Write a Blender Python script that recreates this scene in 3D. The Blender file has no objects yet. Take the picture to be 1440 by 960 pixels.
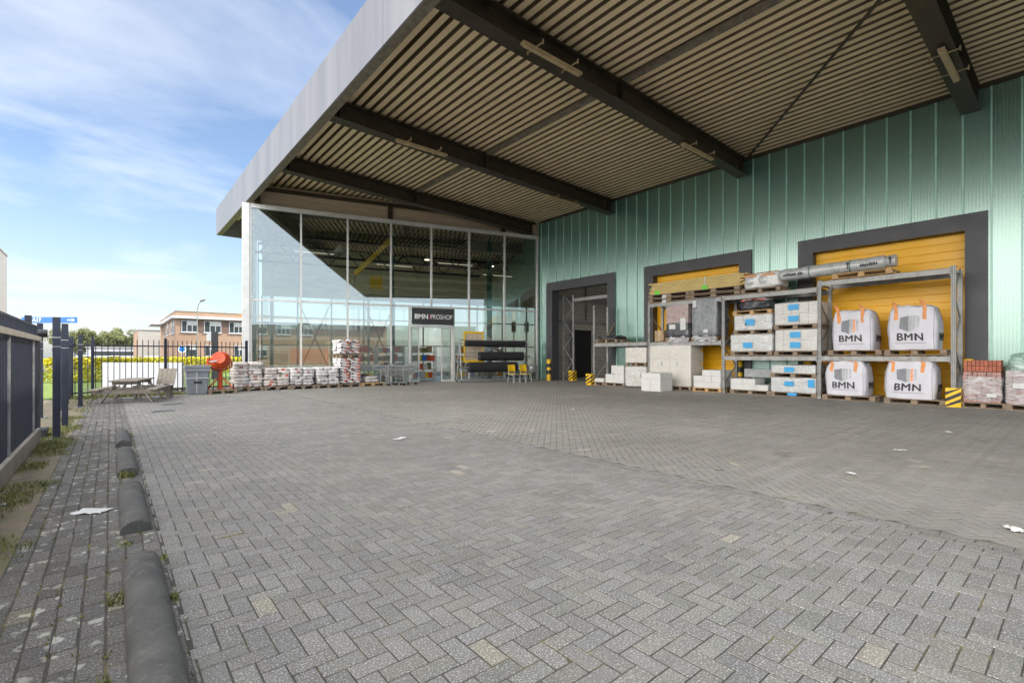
import bpy, math, random
import numpy as np
from mathutils import Vector, Matrix, noise, Euler
random.seed(7); RNG = np.random.default_rng(7)
sc = bpy.context.scene
COL = sc.collection
R = math.radians

# ------------------------------------------------------------------ camera
TH = math.atan(565 / 680)
cam = bpy.data.cameras.new('camera'); camo = bpy.data.objects.new('camera', cam); COL.objects.link(camo)
cam.sensor_width = 36; cam.lens = 17.0; cam.shift_y = 20 / 1440; cam.clip_start = .05; cam.clip_end = 2000
camo.location = (0, 0, 1.45); camo.rotation_euler = (R(90), 0, -TH)
sc.camera = camo

# ------------------------------------------------------------------ materials
MATS = {}
def _new(name):
    m = bpy.data.materials.new(name); m.use_nodes = True
    nt = m.node_tree; nt.nodes.clear()
    out = nt.nodes.new('ShaderNodeOutputMaterial')
    return m, nt, out
def N(nt, t, **kw):
    n = nt.nodes.new(t)
    for k, v in kw.items():
        if k in n.inputs.keys(): n.inputs[k].default_value = v
        else: setattr(n, k, v)
    return n
def L(nt, a, ao, b, bi): nt.links.new(a.outputs[ao], b.inputs[bi])
def noise_fac(nt, scale, detail=4, co='Object', lo=.3, hi=.7, stretch=None, rough=.6):
    tc = N(nt, 'ShaderNodeTexCoord')
    src, so = tc, co
    if co == 'World':
        src = N(nt, 'ShaderNodeNewGeometry'); so = 'Position'
    if stretch:
        mp = N(nt, 'ShaderNodeMapping'); mp.inputs['Scale'].default_value = stretch
        L(nt, src, so, mp, 'Vector'); src, so = mp, 'Vector'
    n = N(nt, 'ShaderNodeTexNoise', Scale=scale, Detail=detail, Roughness=rough); L(nt, src, so, n, 'Vector')
    r = N(nt, 'ShaderNodeMapRange'); r.inputs['From Min'].default_value = lo; r.inputs['From Max'].default_value = hi
    L(nt, n, 'Fac', r, 'Value')
    return r
def mixc(nt, fac, a, b, mode='MIX'):
    m = N(nt, 'ShaderNodeMix', data_type='RGBA', blend_type=mode)
    if isinstance(fac, (int, float)): m.inputs[0].default_value = fac
    else: nt.links.new(fac, m.inputs[0])
    for i, v in ((6, a), (7, b)):
        if isinstance(v, tuple): m.inputs[i].default_value = (*v, 1) if len(v) == 3 else v
        else: nt.links.new(v, m.inputs[i])
    return m.outputs[2]
def mat(name, col, rough=.6, metal=0., var=.25, scale=4., bump=0., bscale=60., stretch=None, dirt=None, dscale=2., dlo=.5, dhi=.75, spec=.5, co='Object', col2=None):
    if name in MATS: return MATS[name]
    m, nt, out = _new(name)
    b = N(nt, 'ShaderNodeBsdfPrincipled', Roughness=rough, Metallic=metal); b.inputs['Specular IOR Level'].default_value = spec
    f = noise_fac(nt, scale, co=co, stretch=stretch)
    c = mixc(nt, f.outputs[0], tuple(x * (1 - var) for x in col), col2 or tuple(min(1, x * (1 + var * .6)) for x in col))
    if dirt:
        d = noise_fac(nt, dscale, 6, co=co, lo=dlo, hi=dhi, stretch=stretch)
        c = mixc(nt, d.outputs[0], c, dirt)
    nt.links.new(c, b.inputs['Base Color'])
    rr = N(nt, 'ShaderNodeMapRange'); rr.inputs['To Min'].default_value = max(.03, rough - .1); rr.inputs['To Max'].default_value = min(1, rough + .1)
    L(nt, f, 0, rr, 'Value'); L(nt, rr, 0, b, 'Roughness')
    if bump:
        bf = noise_fac(nt, bscale, 5, co=co, lo=0, hi=1, stretch=stretch)
        bp = N(nt, 'ShaderNodeBump', Strength=bump, Distance=.02); L(nt, bf, 0, bp, 'Height'); L(nt, bp, 'Normal', b, 'Normal')
    L(nt, b, 0, out, 0)
    MATS[name] = m
    return m
def glass(name, tint, refl=1.5, base=.03, rough=0.):
    m, nt, out = _new(name)
    t = N(nt, 'ShaderNodeBsdfTransparent', Color=(*tint, 1)); g = N(nt, 'ShaderNodeBsdfGlossy', Roughness=rough, Color=(.93, .96, .97, 1))
    fr = N(nt, 'ShaderNodeFresnel', IOR=1.5); ma = N(nt, 'ShaderNodeMath', operation='MULTIPLY_ADD', use_clamp=True)
    ma.inputs[1].default_value = refl; ma.inputs[2].default_value = base
    L(nt, fr, 0, ma, 0)
    mx = N(nt, 'ShaderNodeMixShader'); L(nt, ma, 0, mx, 0); L(nt, t, 0, mx, 1); L(nt, g, 0, mx, 2); L(nt, mx, 0, out, 0)
    MATS[name] = m
    return m
def film(name, tint, milk, col=(.8, .82, .84), rough=.12):
    """stretch film: clear plastic with a milky share and wet highlights"""
    m, nt, out = _new(name)
    t = N(nt, 'ShaderNodeBsdfTransparent', Color=(*tint, 1)); b = N(nt, 'ShaderNodeBsdfPrincipled', Roughness=rough); b.inputs['Base Color'].default_value = (*col, 1)
    f = noise_fac(nt, 5, 5, lo=.35, hi=.7, stretch=(1, 1, 3))
    ma = N(nt, 'ShaderNodeMath', operation='MULTIPLY_ADD', use_clamp=True); ma.inputs[1].default_value = milk; ma.inputs[2].default_value = .1; L(nt, f, 0, ma, 0)
    bf = noise_fac(nt, 5, 3, lo=0, hi=1, stretch=(1, 1, 2)); bp = N(nt, 'ShaderNodeBump', Strength=.15, Distance=.04); L(nt, bf, 0, bp, 'Height'); L(nt, bp, 0, b, 'Normal')
    mx = N(nt, 'ShaderNodeMixShader'); L(nt, ma, 0, mx, 0); L(nt, t, 0, mx, 1); L(nt, b, 0, mx, 2); L(nt, mx, 0, out, 0)
    MATS[name] = m
    return m

M = {}
M['galv'] = mat('galvanised_steel', (.36, .37, .37), .45, .55, .35, 9, .1, 40)
M['steelgrey'] = mat('grey_steel', (.28, .29, .29), .5, .4, .3, 6)
M['rackgrey'] = mat('rack_grey', (.30, .30, .29), .5, .3, .35, 5, dirt=(.16, .12, .08), dlo=.55, dhi=.8)
M['dark'] = mat('dark_hole', (.015, .015, .015), .8)
M['beam'] = mat('dark_painted_steel', (.045, .034, .021), .45, 0, .5, 3, .15, 30, dirt=(.10, .075, .045), dscale=3.5, dlo=.55, dhi=.85)
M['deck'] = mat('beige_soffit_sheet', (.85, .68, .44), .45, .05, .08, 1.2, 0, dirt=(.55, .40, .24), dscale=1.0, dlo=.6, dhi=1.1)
M['grooveshade'] = mat('shaded_soffit_groove', (.25, .185, .115), .85, 0, .3, 2)  # groove shade put into the colour of the roof sheet's webs and pans
M['fascia'] = mat('silver_fascia', (.27, .265, .28), .42, .35, .12, .6, stretch=(1, 1.5, .12), dirt=(.22, .22, .225), dscale=1.1, dlo=.5, dhi=.95)
M['fasciaedge'] = mat('weathered_edge', (.20, .17, .13), .7, 0, .5, 6, .2)
M['alu'] = mat('pale_aluminium', (.62, .61, .58), .38, .35, .15, 2)
M['cream'] = mat('cream_cladding', (.50, .40, .28), .5, 0, .2, 1.5, stretch=(.3, .3, 6))
M['frame'] = mat('charcoal_frame', (.052, .053, .060), .5, 0, .3, 1.5, .08, 12, dirt=(.10, .10, .105), dscale=1.2, dlo=.55, dhi=.95)
M['yellow'] = mat('yellow_door', (.80, .415, .003), .45, 0, .06, .8, dirt=(.72, .36, .006), dscale=1.0, dlo=.5, dhi=.95)
M['hazy'] = mat('yellow_paint', (.78, .48, .01), .4, 0, .12, 4)
M['black'] = mat('black_paint', (.018, .018, .02), .45)
M['rubber'] = mat('black_rubber', (.02, .02, .02), .75)
M['navy'] = mat('dark_navy_coating', (.013, .017, .034), .5, 0, .25, 3, dirt=(.04, .045, .05), dscale=4, dlo=.66, dhi=.95)
M['rail'] = mat('weathered_rail', (.36, .33, .29), .5, .3, .3, 3, dirt=(.2, .17, .13), dlo=.5, dhi=.9)
M['wood'] = mat('weathered_pallet_wood', (.27, .20, .14), .8, 0, .45, 5, .3, 30, stretch=(6, .6, 6))
M['woodnew'] = mat('fresh_pallet_wood', (.50, .32, .15), .75, 0, .35, 5, .25, 30, stretch=(6, .6, 6))
M['woodgrey'] = mat('silver_grey_wood', (.27, .235, .195), .85, 0, .4, 4, .4, 25, stretch=(8, .8, 8))
M['timber'] = mat('treated_timber', (.60, .45, .18), .75, 0, .35, 6, .2, 40, stretch=(8, .5, 8))
M['block'] = mat('white_block', (.58, .57, .55), .85, 0, .1, 3, .15, 80)
M['blockwarm'] = mat('cream_block', (.64, .59, .51), .7, 0, .08, 2)
M['blockpack'] = mat('pale_wrapped_block', (.60, .575, .53), .45, 0, .08, 2)
M['brickred'] = mat('red_brick', (.40, .13, .08), .85, 0, .35, 9, .3, 50)
M['brickpink'] = mat('pink_brick', (.42, .25, .22), .8, 0, .35, 7, .3, 40)
M['blue'] = mat('blue_label', (.02, .30, .60), .4, 0, .1)
M['white'] = mat('white_paper', (.56, .56, .55), .6, 0, .08)
M['bag'] = mat('woven_white_bag', (.58, .57, .62), .7, 0, .07, 3, .15, 90)
M['strap'] = mat('orange_strap', (.70, .29, .10), .7, 0, .2, 9, .2, 80)
M['printgrey'] = mat('grey_print', (.22, .23, .25), .7); M['printlight'] = mat('light_grey_print', (.42, .43, .45), .7)
M['printdark'] = mat('dark_print', (.045, .045, .05), .7); M['printorange'] = mat('orange_print', (.75, .33, .17), .7)
M['filmdark'] = mat('dark_film', (.045, .048, .055), .25, 0, .5, 3, .7, 9, stretch=(1, 1, 2))
M['filmclear'] = film('clear_film', (.95, .95, .95), .22)
M['filmmilk'] = film('milky_film', (.9, .91, .92), .5)
M['filmgreen'] = film('green_tinged_film', (.75, .85, .80), .75, (.55, .68, .62))
M['plasticgrey'] = mat('grey_plastic', (.20, .21, .23), .5, 0, .15, 3)
M['lightgrey'] = mat('light_grey_plastic', (.50, .51, .52), .5)
M['rollgrey'] = mat('grey_foil', (.46, .47, .47), .3, .1, .2, 4, .3, 8)
M['orange'] = mat('orange_enamel', (.55, .065, .010), .4, 0, .2, 4, dirt=(.45, .10, .03), dlo=.6, dhi=.9)
M['cementbag'] = mat('white_cement_bag', (.56, .54, .53), .65, 0, .2, 5, .3, 12)
M['cementpink'] = mat('beige_cement_bag', (.60, .54, .50), .65, 0, .3, 5, .3, 12)
M['bagred'] = mat('red_bag_print', (.55, .09, .04), .6, 0, .25, 6); M['bagdark'] = mat('dark_bag_print', (.06, .05, .07), .6, 0, .4, 6)
M['bagdull'] = mat('dull_red_print', (.36, .17, .13), .6, 0, .3, 8)
M['carpet'] = mat('black_felt', (.016, .016, .02), .95, 0, .3, 30, .3, 200)
M['chair'] = mat('yellow_plastic', (.80, .52, .01), .4)
M['stop'] = mat('dark_concrete', (.092, .09, .085), .85, 0, .35, 6, .5, 60, dirt=(.17, .165, .15), dscale=16, dlo=.56, dhi=.8)
M['soil'] = mat('sandy_soil', (.20, .165, .12), .95, 0, .4, 5, .4, 30, co='World', dirt=(.10, .115, .04), dscale=2.5, dlo=.5, dhi=.7)
M['joint'] = mat('sandy_joint', (.062, .058, .048), .95, 0, .4, 9, .4, 60, co='World', dirt=(.14, .12, .05), dscale=3.2, dlo=.54, dhi=.66)
M['asphalt'] = mat('asphalt', (.12, .12, .12), .9, 0, .3, .6, .1, 30, co='World')
M['lawn'] = mat('mown_grass', (.10, .17, .03), .95, 0, .5, 3, .6, 40, co='World', col2=(.19, .27, .055))
M['grass'] = mat('grass_blade', (.12, .165, .035), .7, 0, .4, 6, co='World', col2=(.22, .21, .07))
M['moss'] = mat('joint_moss', (.16, .15, .035), .9, 0, .4, 9, co='World')
M['leafdark'] = mat('tree_leaf', (.13, .16, .06), .75, 0, .4, .6, co='World', col2=(.24, .25, .10))
M['leafyellow'] = mat('yellow_green_leaf', (.34, .37, .025), .65, 0, .45, 2.2, co='World', col2=(.72, .62, .03))
M['bark'] = mat('bark', (.09, .07, .055), .9)
M['concrete'] = mat('pale_concrete', (.38, .37, .35), .8, 0, .15, 2, .1)
M['shopfloor'] = mat('shop_floor', (.30, .29, .27), .35, 0, .2, 1)
M['shopwall'] = mat('shop_beige_sheet', (.72, .66, .47), .6, 0, .2, 1, stretch=(1, 1, 4))
M['greyhall'] = mat('grey_cladding', (.40, .38, .35), .6, 0, .08, .5, stretch=(1, 1, 5))
M['whiteplate'] = mat('white_plate', (.50, .51, .54), .5, 0, .06, 1)
M['teal'] = mat('teal_paint', (.06, .14, .13), .5)
M['glassy'] = mat('dark_window', (.05, .06, .065), .06, 0, .3, .4)
M['curtain'] = mat('blinds', (.5, .5, .48), .7)
M['signblue'] = mat('sign_blue', (.0, .13, .50), .4); M['signwhite'] = mat('sign_white', (.8, .8, .8), .4)
M['signdark'] = mat('sign_anthracite', (.035, .034, .036), .5, 0, .15, 2); M['signred'] = mat('sign_red', (.55, .05, .04), .5)
M['lamp'] = mat('lamp_plastic', (.50, .38, .22), .4)
M['cardboard'] = mat('cardboard', (.36, .25, .15), .8)
M['lime'] = mat('lime_tag', (.14, .60, .04), .6)
M['paleboard'] = mat('pale_board', (.52, .43, .33), .6)
M['facade_glass'] = glass('clear_glazing', (.87, .905, .87), 2.4, .07)
M['car1'] = mat('dark_car_paint', (.03, .03, .035), .2); M['car2'] = mat('silver_car_paint', (.45, .46, .48), .25, .3); M['car3'] = mat('white_car_paint', (.7, .7, .7), .25)
def brickwall(name, a, b, mortar, s):
    m, nt, out = _new(name)
    p = N(nt, 'ShaderNodeBsdfPrincipled', Roughness=.85)
    g = N(nt, 'ShaderNodeNewGeometry'); sx = N(nt, 'ShaderNodeSeparateXYZ'); L(nt, g, 'Position', sx, 0)
    ad = N(nt, 'ShaderNodeMath', operation='ADD'); L(nt, sx, 0, ad, 0); L(nt, sx, 1, ad, 1)
    cb = N(nt, 'ShaderNodeCombineXYZ'); L(nt, ad, 0, cb, 0); L(nt, sx, 2, cb, 1)
    br = N(nt, 'ShaderNodeTexBrick', Scale=s); br.inputs['Color1'].default_value = (*a, 1); br.inputs['Color2'].default_value = (*b, 1); br.inputs['Mortar'].default_value = (*mortar, 1)
    L(nt, cb, 0, br, 'Vector'); f = noise_fac(nt, .5, co='World'); c = mixc(nt, f.outputs[0], br.outputs['Color'], (.8, .8, .8), 'MULTIPLY')
    nt.links.new(c, p.inputs['Base Color']); L(nt, p, 0, out, 0); return m
M['brickwall'] = brickwall('tan_brickwork', (.40, .25, .165), (.34, .20, .13), (.40, .34, .27), 2.2)
M['brickdark'] = brickwall('brown_brickwork', (.17, .10, .075), (.13, .08, .06), (.2, .16, .13), 2.2)
M['blockwall'] = brickwall('beige_blockwork', (.60, .56, .48), (.56, .52, .45), (.40, .37, .32), .9)

def poly_mat():
    """green twin-wall polycarbonate: satin, fluted, a little light through it"""
    m, nt, out = _new('green_fluted_cladding')
    b = N(nt, 'ShaderNodeBsdfPrincipled', Roughness=.24); b.inputs['Specular IOR Level'].default_value = .5
    b.inputs['Coat Weight'].default_value = .0
    g = N(nt, 'ShaderNodeNewGeometry'); sx = N(nt, 'ShaderNodeSeparateXYZ'); L(nt, g, 'Position', sx, 0)
    w = N(nt, 'ShaderNodeMath', operation='MULTIPLY'); w.inputs[1].default_value = 2 * math.pi / .08; L(nt, sx, 1, w, 0)
    s = N(nt, 'ShaderNodeMath', operation='SINE'); L(nt, w, 0, s, 0)
    bp = N(nt, 'ShaderNodeBump', Strength=.10, Distance=.01); L(nt, s, 0, bp, 'Height'); L(nt, bp, 0, b, 'Normal')
    f = noise_fac(nt, .22, 2, co='World', stretch=(1, 2.2, .7)); f2 = noise_fac(nt, 2.5, 4, co='World', stretch=(1, 1, .15))
    c = mixc(nt, f.outputs[0], (.070, .160, .128), (.112, .215, .182)); c = mixc(nt, f2.outputs[0], c, mixc(nt, 1., c, (.86, .9, .88), 'MULTIPLY'))
    dv_ = N(nt, 'ShaderNodeMath', operation='MULTIPLY_ADD'); dv_.inputs[1].default_value = 1 / .6245; dv_.inputs[2].default_value = 100 - 21.29 / .6245; L(nt, sx, 1, dv_, 0)
    fl_ = N(nt, 'ShaderNodeMath', operation='FLOOR'); L(nt, dv_, 0, fl_, 0); wn = N(nt, 'ShaderNodeTexWhiteNoise', noise_dimensions='1D'); L(nt, fl_, 0, wn, 'W')
    wm = N(nt, 'ShaderNodeMath', operation='MULTIPLY'); wm.inputs[1].default_value = .55; L(nt, wn, 'Value', wm, 0)
    c = mixc(nt, wm.outputs[0], c, mixc(nt, 1., c, (.70, .80, .74), 'MULTIPLY'))
    # flutes read as fine stripes in the sheet itself
    r = N(nt, 'ShaderNodeMapRange'); r.inputs['From Min'].default_value = -1; r.inputs['To Min'].default_value = .82; L(nt, s, 0, r, 'Value')
    cc = N(nt, 'ShaderNodeCombineColor'); [L(nt, r, 0, cc, i) for i in range(3)]
    c = mixc(nt, 1., c, cc.outputs[0], 'MULTIPLY')
    gl = N(nt, 'ShaderNodeBsdfGlossy', Roughness=.27, Color=(.72, 1., .88, 1)); L(nt, bp, 'Normal', gl, 'Normal')
    fr = N(nt, 'ShaderNodeFresnel', IOR=1.6); ma = N(nt, 'ShaderNodeMath', operation='MULTIPLY_ADD', use_clamp=True); ma.inputs[1].default_value = 1.2; ma.inputs[2].default_value = .13; L(nt, fr, 0, ma, 0)
    ms = N(nt, 'ShaderNodeMixShader'); L(nt, ma, 0, ms, 0); L(nt, b, 0, ms, 1); L(nt, gl, 0, ms, 2)
    nt.links.new(c, b.inputs['Base Color']); L(nt, ms, 0, out, 0); return m
M['poly'] = poly_mat()
M['rib'] = mat('pale_green_rib', (.34, .60, .51), .3, 0, .1, 2)

def paving(name, base, fleck, lichen=0, stain=True, light=None):
    m, nt, out = _new(name)
    b = N(nt, 'ShaderNodeBsdfPrincipled', Roughness=.82)
    at = N(nt, 'ShaderNodeAttribute', attribute_name='tint')
    f = noise_fac(nt, 1.3, 6, co='World'); c = mixc(nt, f.outputs[0], tuple(x * .82 for x in base), tuple(x * 1.15 for x in base))
    fl = noise_fac(nt, 105, 3, co='World', lo=.52, hi=.66, rough=.7)
    ff = N(nt, 'ShaderNodeMath', operation='MULTIPLY'); ff.inputs[1].default_value = fleck; L(nt, fl, 0, ff, 0)
    c = mixc(nt, ff.outputs[0], c, (.62, .61, .60))
    fd = noise_fac(nt, 95, 3, co='World', lo=.60, hi=.72); fe = N(nt, 'ShaderNodeMath', operation='MULTIPLY'); fe.inputs[1].default_value = .5; L(nt, fd, 0, fe, 0)
    c = mixc(nt, fe.outputs[0], c, (.05, .05, .05))
    if stain:
        s1 = noise_fac(nt, .55, 7, co='World', lo=.52, hi=.72, rough=.65); s1m = N(nt, 'ShaderNodeMath', operation='MULTIPLY'); s1m.inputs[1].default_value = .5; L(nt, s1, 0, s1m, 0)
        c = mixc(nt, s1m.outputs[0], c, (.30, .28, .25))
        s3 = noise_fac(nt, .8, 6, co='World', lo=.56, hi=.78, stretch=(.22, 1.5, 1)); s3m = N(nt, 'ShaderNodeMath', operation='MULTIPLY'); s3m.inputs[1].default_value = .5; L(nt, s3, 0, s3m, 0)
        c = mixc(nt, s3m.outputs[0], c, (.33, .31, .275))
        s4 = noise_fac(nt, 1.1, 5, co='World', lo=.66, hi=.74, rough=.55); s4m = N(nt, 'ShaderNodeMath', operation='MULTIPLY'); s4m.inputs[1].default_value = .55; L(nt, s4, 0, s4m, 0)
        c = mixc(nt, s4m.outputs[0], c, (.06, .055, .05))
        s2 = noise_fac(nt, 4.2, 8, co='World', lo=.60, hi=.74, rough=.7); s2m = N(nt, 'ShaderNodeMath', operation='MULTIPLY'); s2m.inputs[1].default_value = .45; L(nt, s2, 0, s2m, 0)
        c = mixc(nt, s2m.outputs[0], c, (.22, .19, .13))
    if lichen:
        l = noise_fac(nt, 9, 3, co='World', lo=.60, hi=.645, rough=.5, stretch=(1.2, 1, 1)); c = mixc(nt, l.outputs[0], c, (.34, .34, .31))
        l2 = noise_fac(nt, 1.5, 6, co='World', lo=.5, hi=.75); lm = N(nt, 'ShaderNodeMath', operation='MULTIPLY'); lm.inputs[1].default_value = .6; L(nt, l2, 0, lm, 0)
        c = mixc(nt, lm.outputs[0], c, (.12, .10, .075))
    big = noise_fac(nt, .16, 5, co='World', lo=.35, hi=.65); c = mixc(nt, big.outputs[0], c, mixc(nt, 1., c, (.74, .73, .72), 'MULTIPLY'))
    c = mixc(nt, 1., c, at.outputs['Color'], 'MULTIPLY')
    nt.links.new(c, b.inputs['Base Color'])
    bf = noise_fac(nt, 110, 4, co='World', lo=0, hi=1); bp = N(nt, 'ShaderNodeBump', Strength=.55, Distance=.006); L(nt, bf, 0, bp, 'Height'); L(nt, bp, 0, b, 'Normal')
    L(nt, b, 0, out, 0); return m
M['paveA'] = paving('worn_grey_pavers', (.165, .160, .151), .8)
M['paveR'] = paving('pale_grey_pavers', (.222, .214, .198), .35)
M['paveL'] = paving('dark_mossy_pavers', (.10, .094, .086), .5, lichen=1, stain=False)

# ------------------------------------------------------------------ mesh builder
class MB:
    def __init__(s): s.v = []; s.f = []; s.m = []; s.mi = 0
    def add(s, vs, fs):
        o = len(s.v); s.v += [tuple(v) for v in vs]
        for f in fs: s.f.append(tuple(i + o for i in f)); s.m.append(s.mi)
        return s
    def box(s, x0, x1, y0, y1, z0, z1):
        return s.add([(x, y, z) for x in (x0, x1) for y in (y0, y1) for z in (z0, z1)],
                     [(0, 1, 3, 2), (4, 6, 7, 5), (0, 4, 5, 1), (2, 3, 7, 6), (0, 2, 6, 4), (1, 5, 7, 3)])
    def obox(s, p, q, w, h, up=(0, 0, 1)):
        """bar from p to q, w wide and h high"""
        p, q = Vector(p), Vector(q); d = (q - p).normalized(); u = Vector(up)
        if abs(d.dot(u)) > .98: u = Vector((1, 0, 0))
        a = d.cross(u).normalized() * w / 2; b = a.cross(d).normalized() * h / 2
        vs = [p + i * a + j * b for i, j in ((-1, -1), (1, -1), (1, 1), (-1, 1))] + [q + i * a + j * b for i, j in ((-1, -1), (1, -1), (1, 1), (-1, 1))]
        return s.add(vs, [(3, 2, 1, 0), (4, 5, 6, 7), (0, 1, 5, 4), (1, 2, 6, 5), (2, 3, 7, 6), (3, 0, 4, 7)])
    def cyl(s, p, q, r, n=12, r2=None, caps=True):
        p, q = Vector(p), Vector(q); d = (q - p).normalized(); u = Vector((0, 0, 1)) if abs(d.z) < .9 else Vector((1, 0, 0))
        a = d.cross(u).normalized(); b = d.cross(a).normalized(); r2 = r if r2 is None else r2
        vs = []
        for c, rr in ((p, r), (q, r2)): vs += [c + (a * math.cos(2 * math.pi * i / n) + b * math.sin(2 * math.pi * i / n)) * rr for i in range(n)]
        fs = [(i, (i + 1) % n, n + (i + 1) % n, n + i) for i in range(n)]
        if caps: fs += [tuple(range(n - 1, -1, -1)), tuple(range(n, 2 * n))]
        return s.add(vs, fs)
    def tube(s, pts, r, n=8):
        for a, b in zip(pts[:-1], pts[1:]): s.cyl(a, b, r, n)
        return s
    def lathe(s, prof, n=24, mtx=None):
        vs = [(r * math.cos(2 * math.pi * i / n), r * math.sin(2 * math.pi * i / n), z) for r, z in prof for i in range(n)]
        if mtx: vs = [tuple(mtx @ Vector(v)) for v in vs]
        k = len(prof); fs = [(j * n + i, j * n + (i + 1) % n, (j + 1) * n + (i + 1) % n, (j + 1) * n + i) for j in range(k - 1) for i in range(n)]
        fs += [tuple(range(n - 1, -1, -1)), tuple(range((k - 1) * n, k * n))]
        return s.add(vs, fs)
    def prism(s, poly, y0, y1):
        """polygon in x-z pulled from y0 to y1"""
        n = len(poly); vs = [(x, y0, z) for x, z in poly] + [(x, y1, z) for x, z in poly]
        return s.add(vs, [tuple(range(n)), tuple(range(2 * n - 1, n - 1, -1))] + [((i + 1) % n, i, n + i, n + (i + 1) % n) for i in range(n)])
    def wbox(s, x0, x1, y0, y1, z0, z1, n=10, amp=.02, freq=4, rnd=6, seed=0., taper=0.):
        """soft wrinkled box"""
        c = Vector(((x0 + x1) / 2, (y0 + y1) / 2, (z0 + z1) / 2)); h = Vector(((x1 - x0) / 2, (y1 - y0) / 2, (z1 - z0) / 2))
        for ax in range(3):
            for sg in (-1, 1):
                o = len(s.v); a, b = (ax + 1) % 3, (ax + 2) % 3
                for i in range(n + 1):
                    for j in range(n + 1):
                        p = Vector((0, 0, 0)); p[ax] = sg; p[a] = 2 * i / n - 1; p[b] = 2 * j / n - 1
                        k = (abs(p.x) ** rnd + abs(p.y) ** rnd + abs(p.z) ** rnd) ** (1 / rnd); q = p / k
                        w = Vector((q.x * h.x, q.y * h.y, q.z * h.z))
                        if taper: w.x *= 1 - taper * (q.z + 1) / 2; w.y *= 1 - taper * (q.z + 1) / 2
                        d = noise.noise_vector(w * freq + Vector((seed, seed * 1.7, 3.1))) * amp
                        s.v.append(tuple(c + w + d))
                for i in range(n):
                    for j in range(n):
                        q4 = (o + i * (n + 1) + j, o + (i + 1) * (n + 1) + j, o + (i + 1) * (n + 1) + j + 1, o + i * (n + 1) + j + 1)
                        s.f.append(q4 if sg > 0 else q4[::-1]); s.m.append(s.mi)
        return s
    def mesh(s, name, mats, smooth=False):
        me = bpy.data.meshes.new(name); me.from_pydata(s.v, [], s.f)
        for m in (mats if isinstance(mats, (list, tuple)) else [mats]): me.materials.append(m)
        me.polygons.foreach_set('material_index', s.m)
        if smooth: me.polygons.foreach_set('use_smooth', [True] * len(s.f))
        me.update(); return me

def link(name, data, parent=None):
    o = bpy.data.objects.new(name, data); COL.objects.link(o)
    if parent: o.parent = parent
    return o
def tag(o, label=None, cat=None, group=None, kind=None):
    for k, v in (('label', label), ('category', cat), ('group', group), ('kind', kind)):
        if v: o[k] = v
    return o
def thing(name, label, cat, loc=(0, 0, 0), rz=0., group=None):
    o = link(name, None); o.location = loc; o.rotation_euler = (0, 0, rz); o.empty_display_size = .1
    return tag(o, label, cat, group)
def part(name, mb, m, parent, smooth=False, bevel=0., label=None):
    o = link(name, mb.mesh(name, m, smooth), parent)
    if bevel:
        b = o.modifiers.new('bevel', 'BEVEL'); b.width = bevel; b.segments = 2; b.limit_method = 'ANGLE'; b.angle_limit = R(40)
    if smooth and not bevel:
        try: o.data.set_sharp_from_angle(angle=R(40))
        except Exception: pass
    if label: o['label'] = label
    return o
def solo(name, mb, m, label, cat, loc=(0, 0, 0), rz=0., group=None, smooth=False, bevel=0.):
    o = part(name, mb, m, None, smooth, bevel); o.location = loc; o.rotation_euler = (0, 0, rz)
    return tag(o, label, cat, group)
def struct(name, mb, m, kind='structure'): return tag(part(name, mb, m, None), kind=kind)
def copy_tree(o, parent=None):
    c = o.copy(); COL.objects.link(c); c.parent = parent
    for ch in o.children: copy_tree(ch, c)
    return c
def text(s, size, m, parent, loc, rot, name='lettering', bold=0., sx=1., space=1.):
    """flat lettering as a mesh; bold = copies laid a hair apart"""
    v, f = text_points(s, size, 0, space); mb = MB()
    sh = [(0, 0)] + ([(bold, 0), (-bold, 0), (0, bold), (0, -bold)] if bold else [])
    for k, (dx, dy) in enumerate(sh): mb.add([(x * sx + dx, y + dy, .0012 * k) for x, y, *_ in v], f)
    o = part(name, mb, m, parent); o.location = loc; o.rotation_euler = rot; return o
def text_points(s, size, bold=0., space=1.):
    """letter outlines as a flat triangle mesh (x right, y up)"""
    cu = bpy.data.curves.new('t', 'FONT'); cu.body = s; cu.size = size; cu.align_x = 'CENTER'; cu.align_y = 'CENTER'; cu.space_character = space
    o = link('t', cu); bpy.context.view_layer.update()
    me = o.evaluated_get(bpy.context.evaluated_depsgraph_get()).to_mesh()
    v = [tuple(x.co) for x in me.vertices]; f = [tuple(p.vertices) for p in me.polygons]
    bpy.data.objects.remove(o); bpy.data.curves.remove(cu); return v, f

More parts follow.
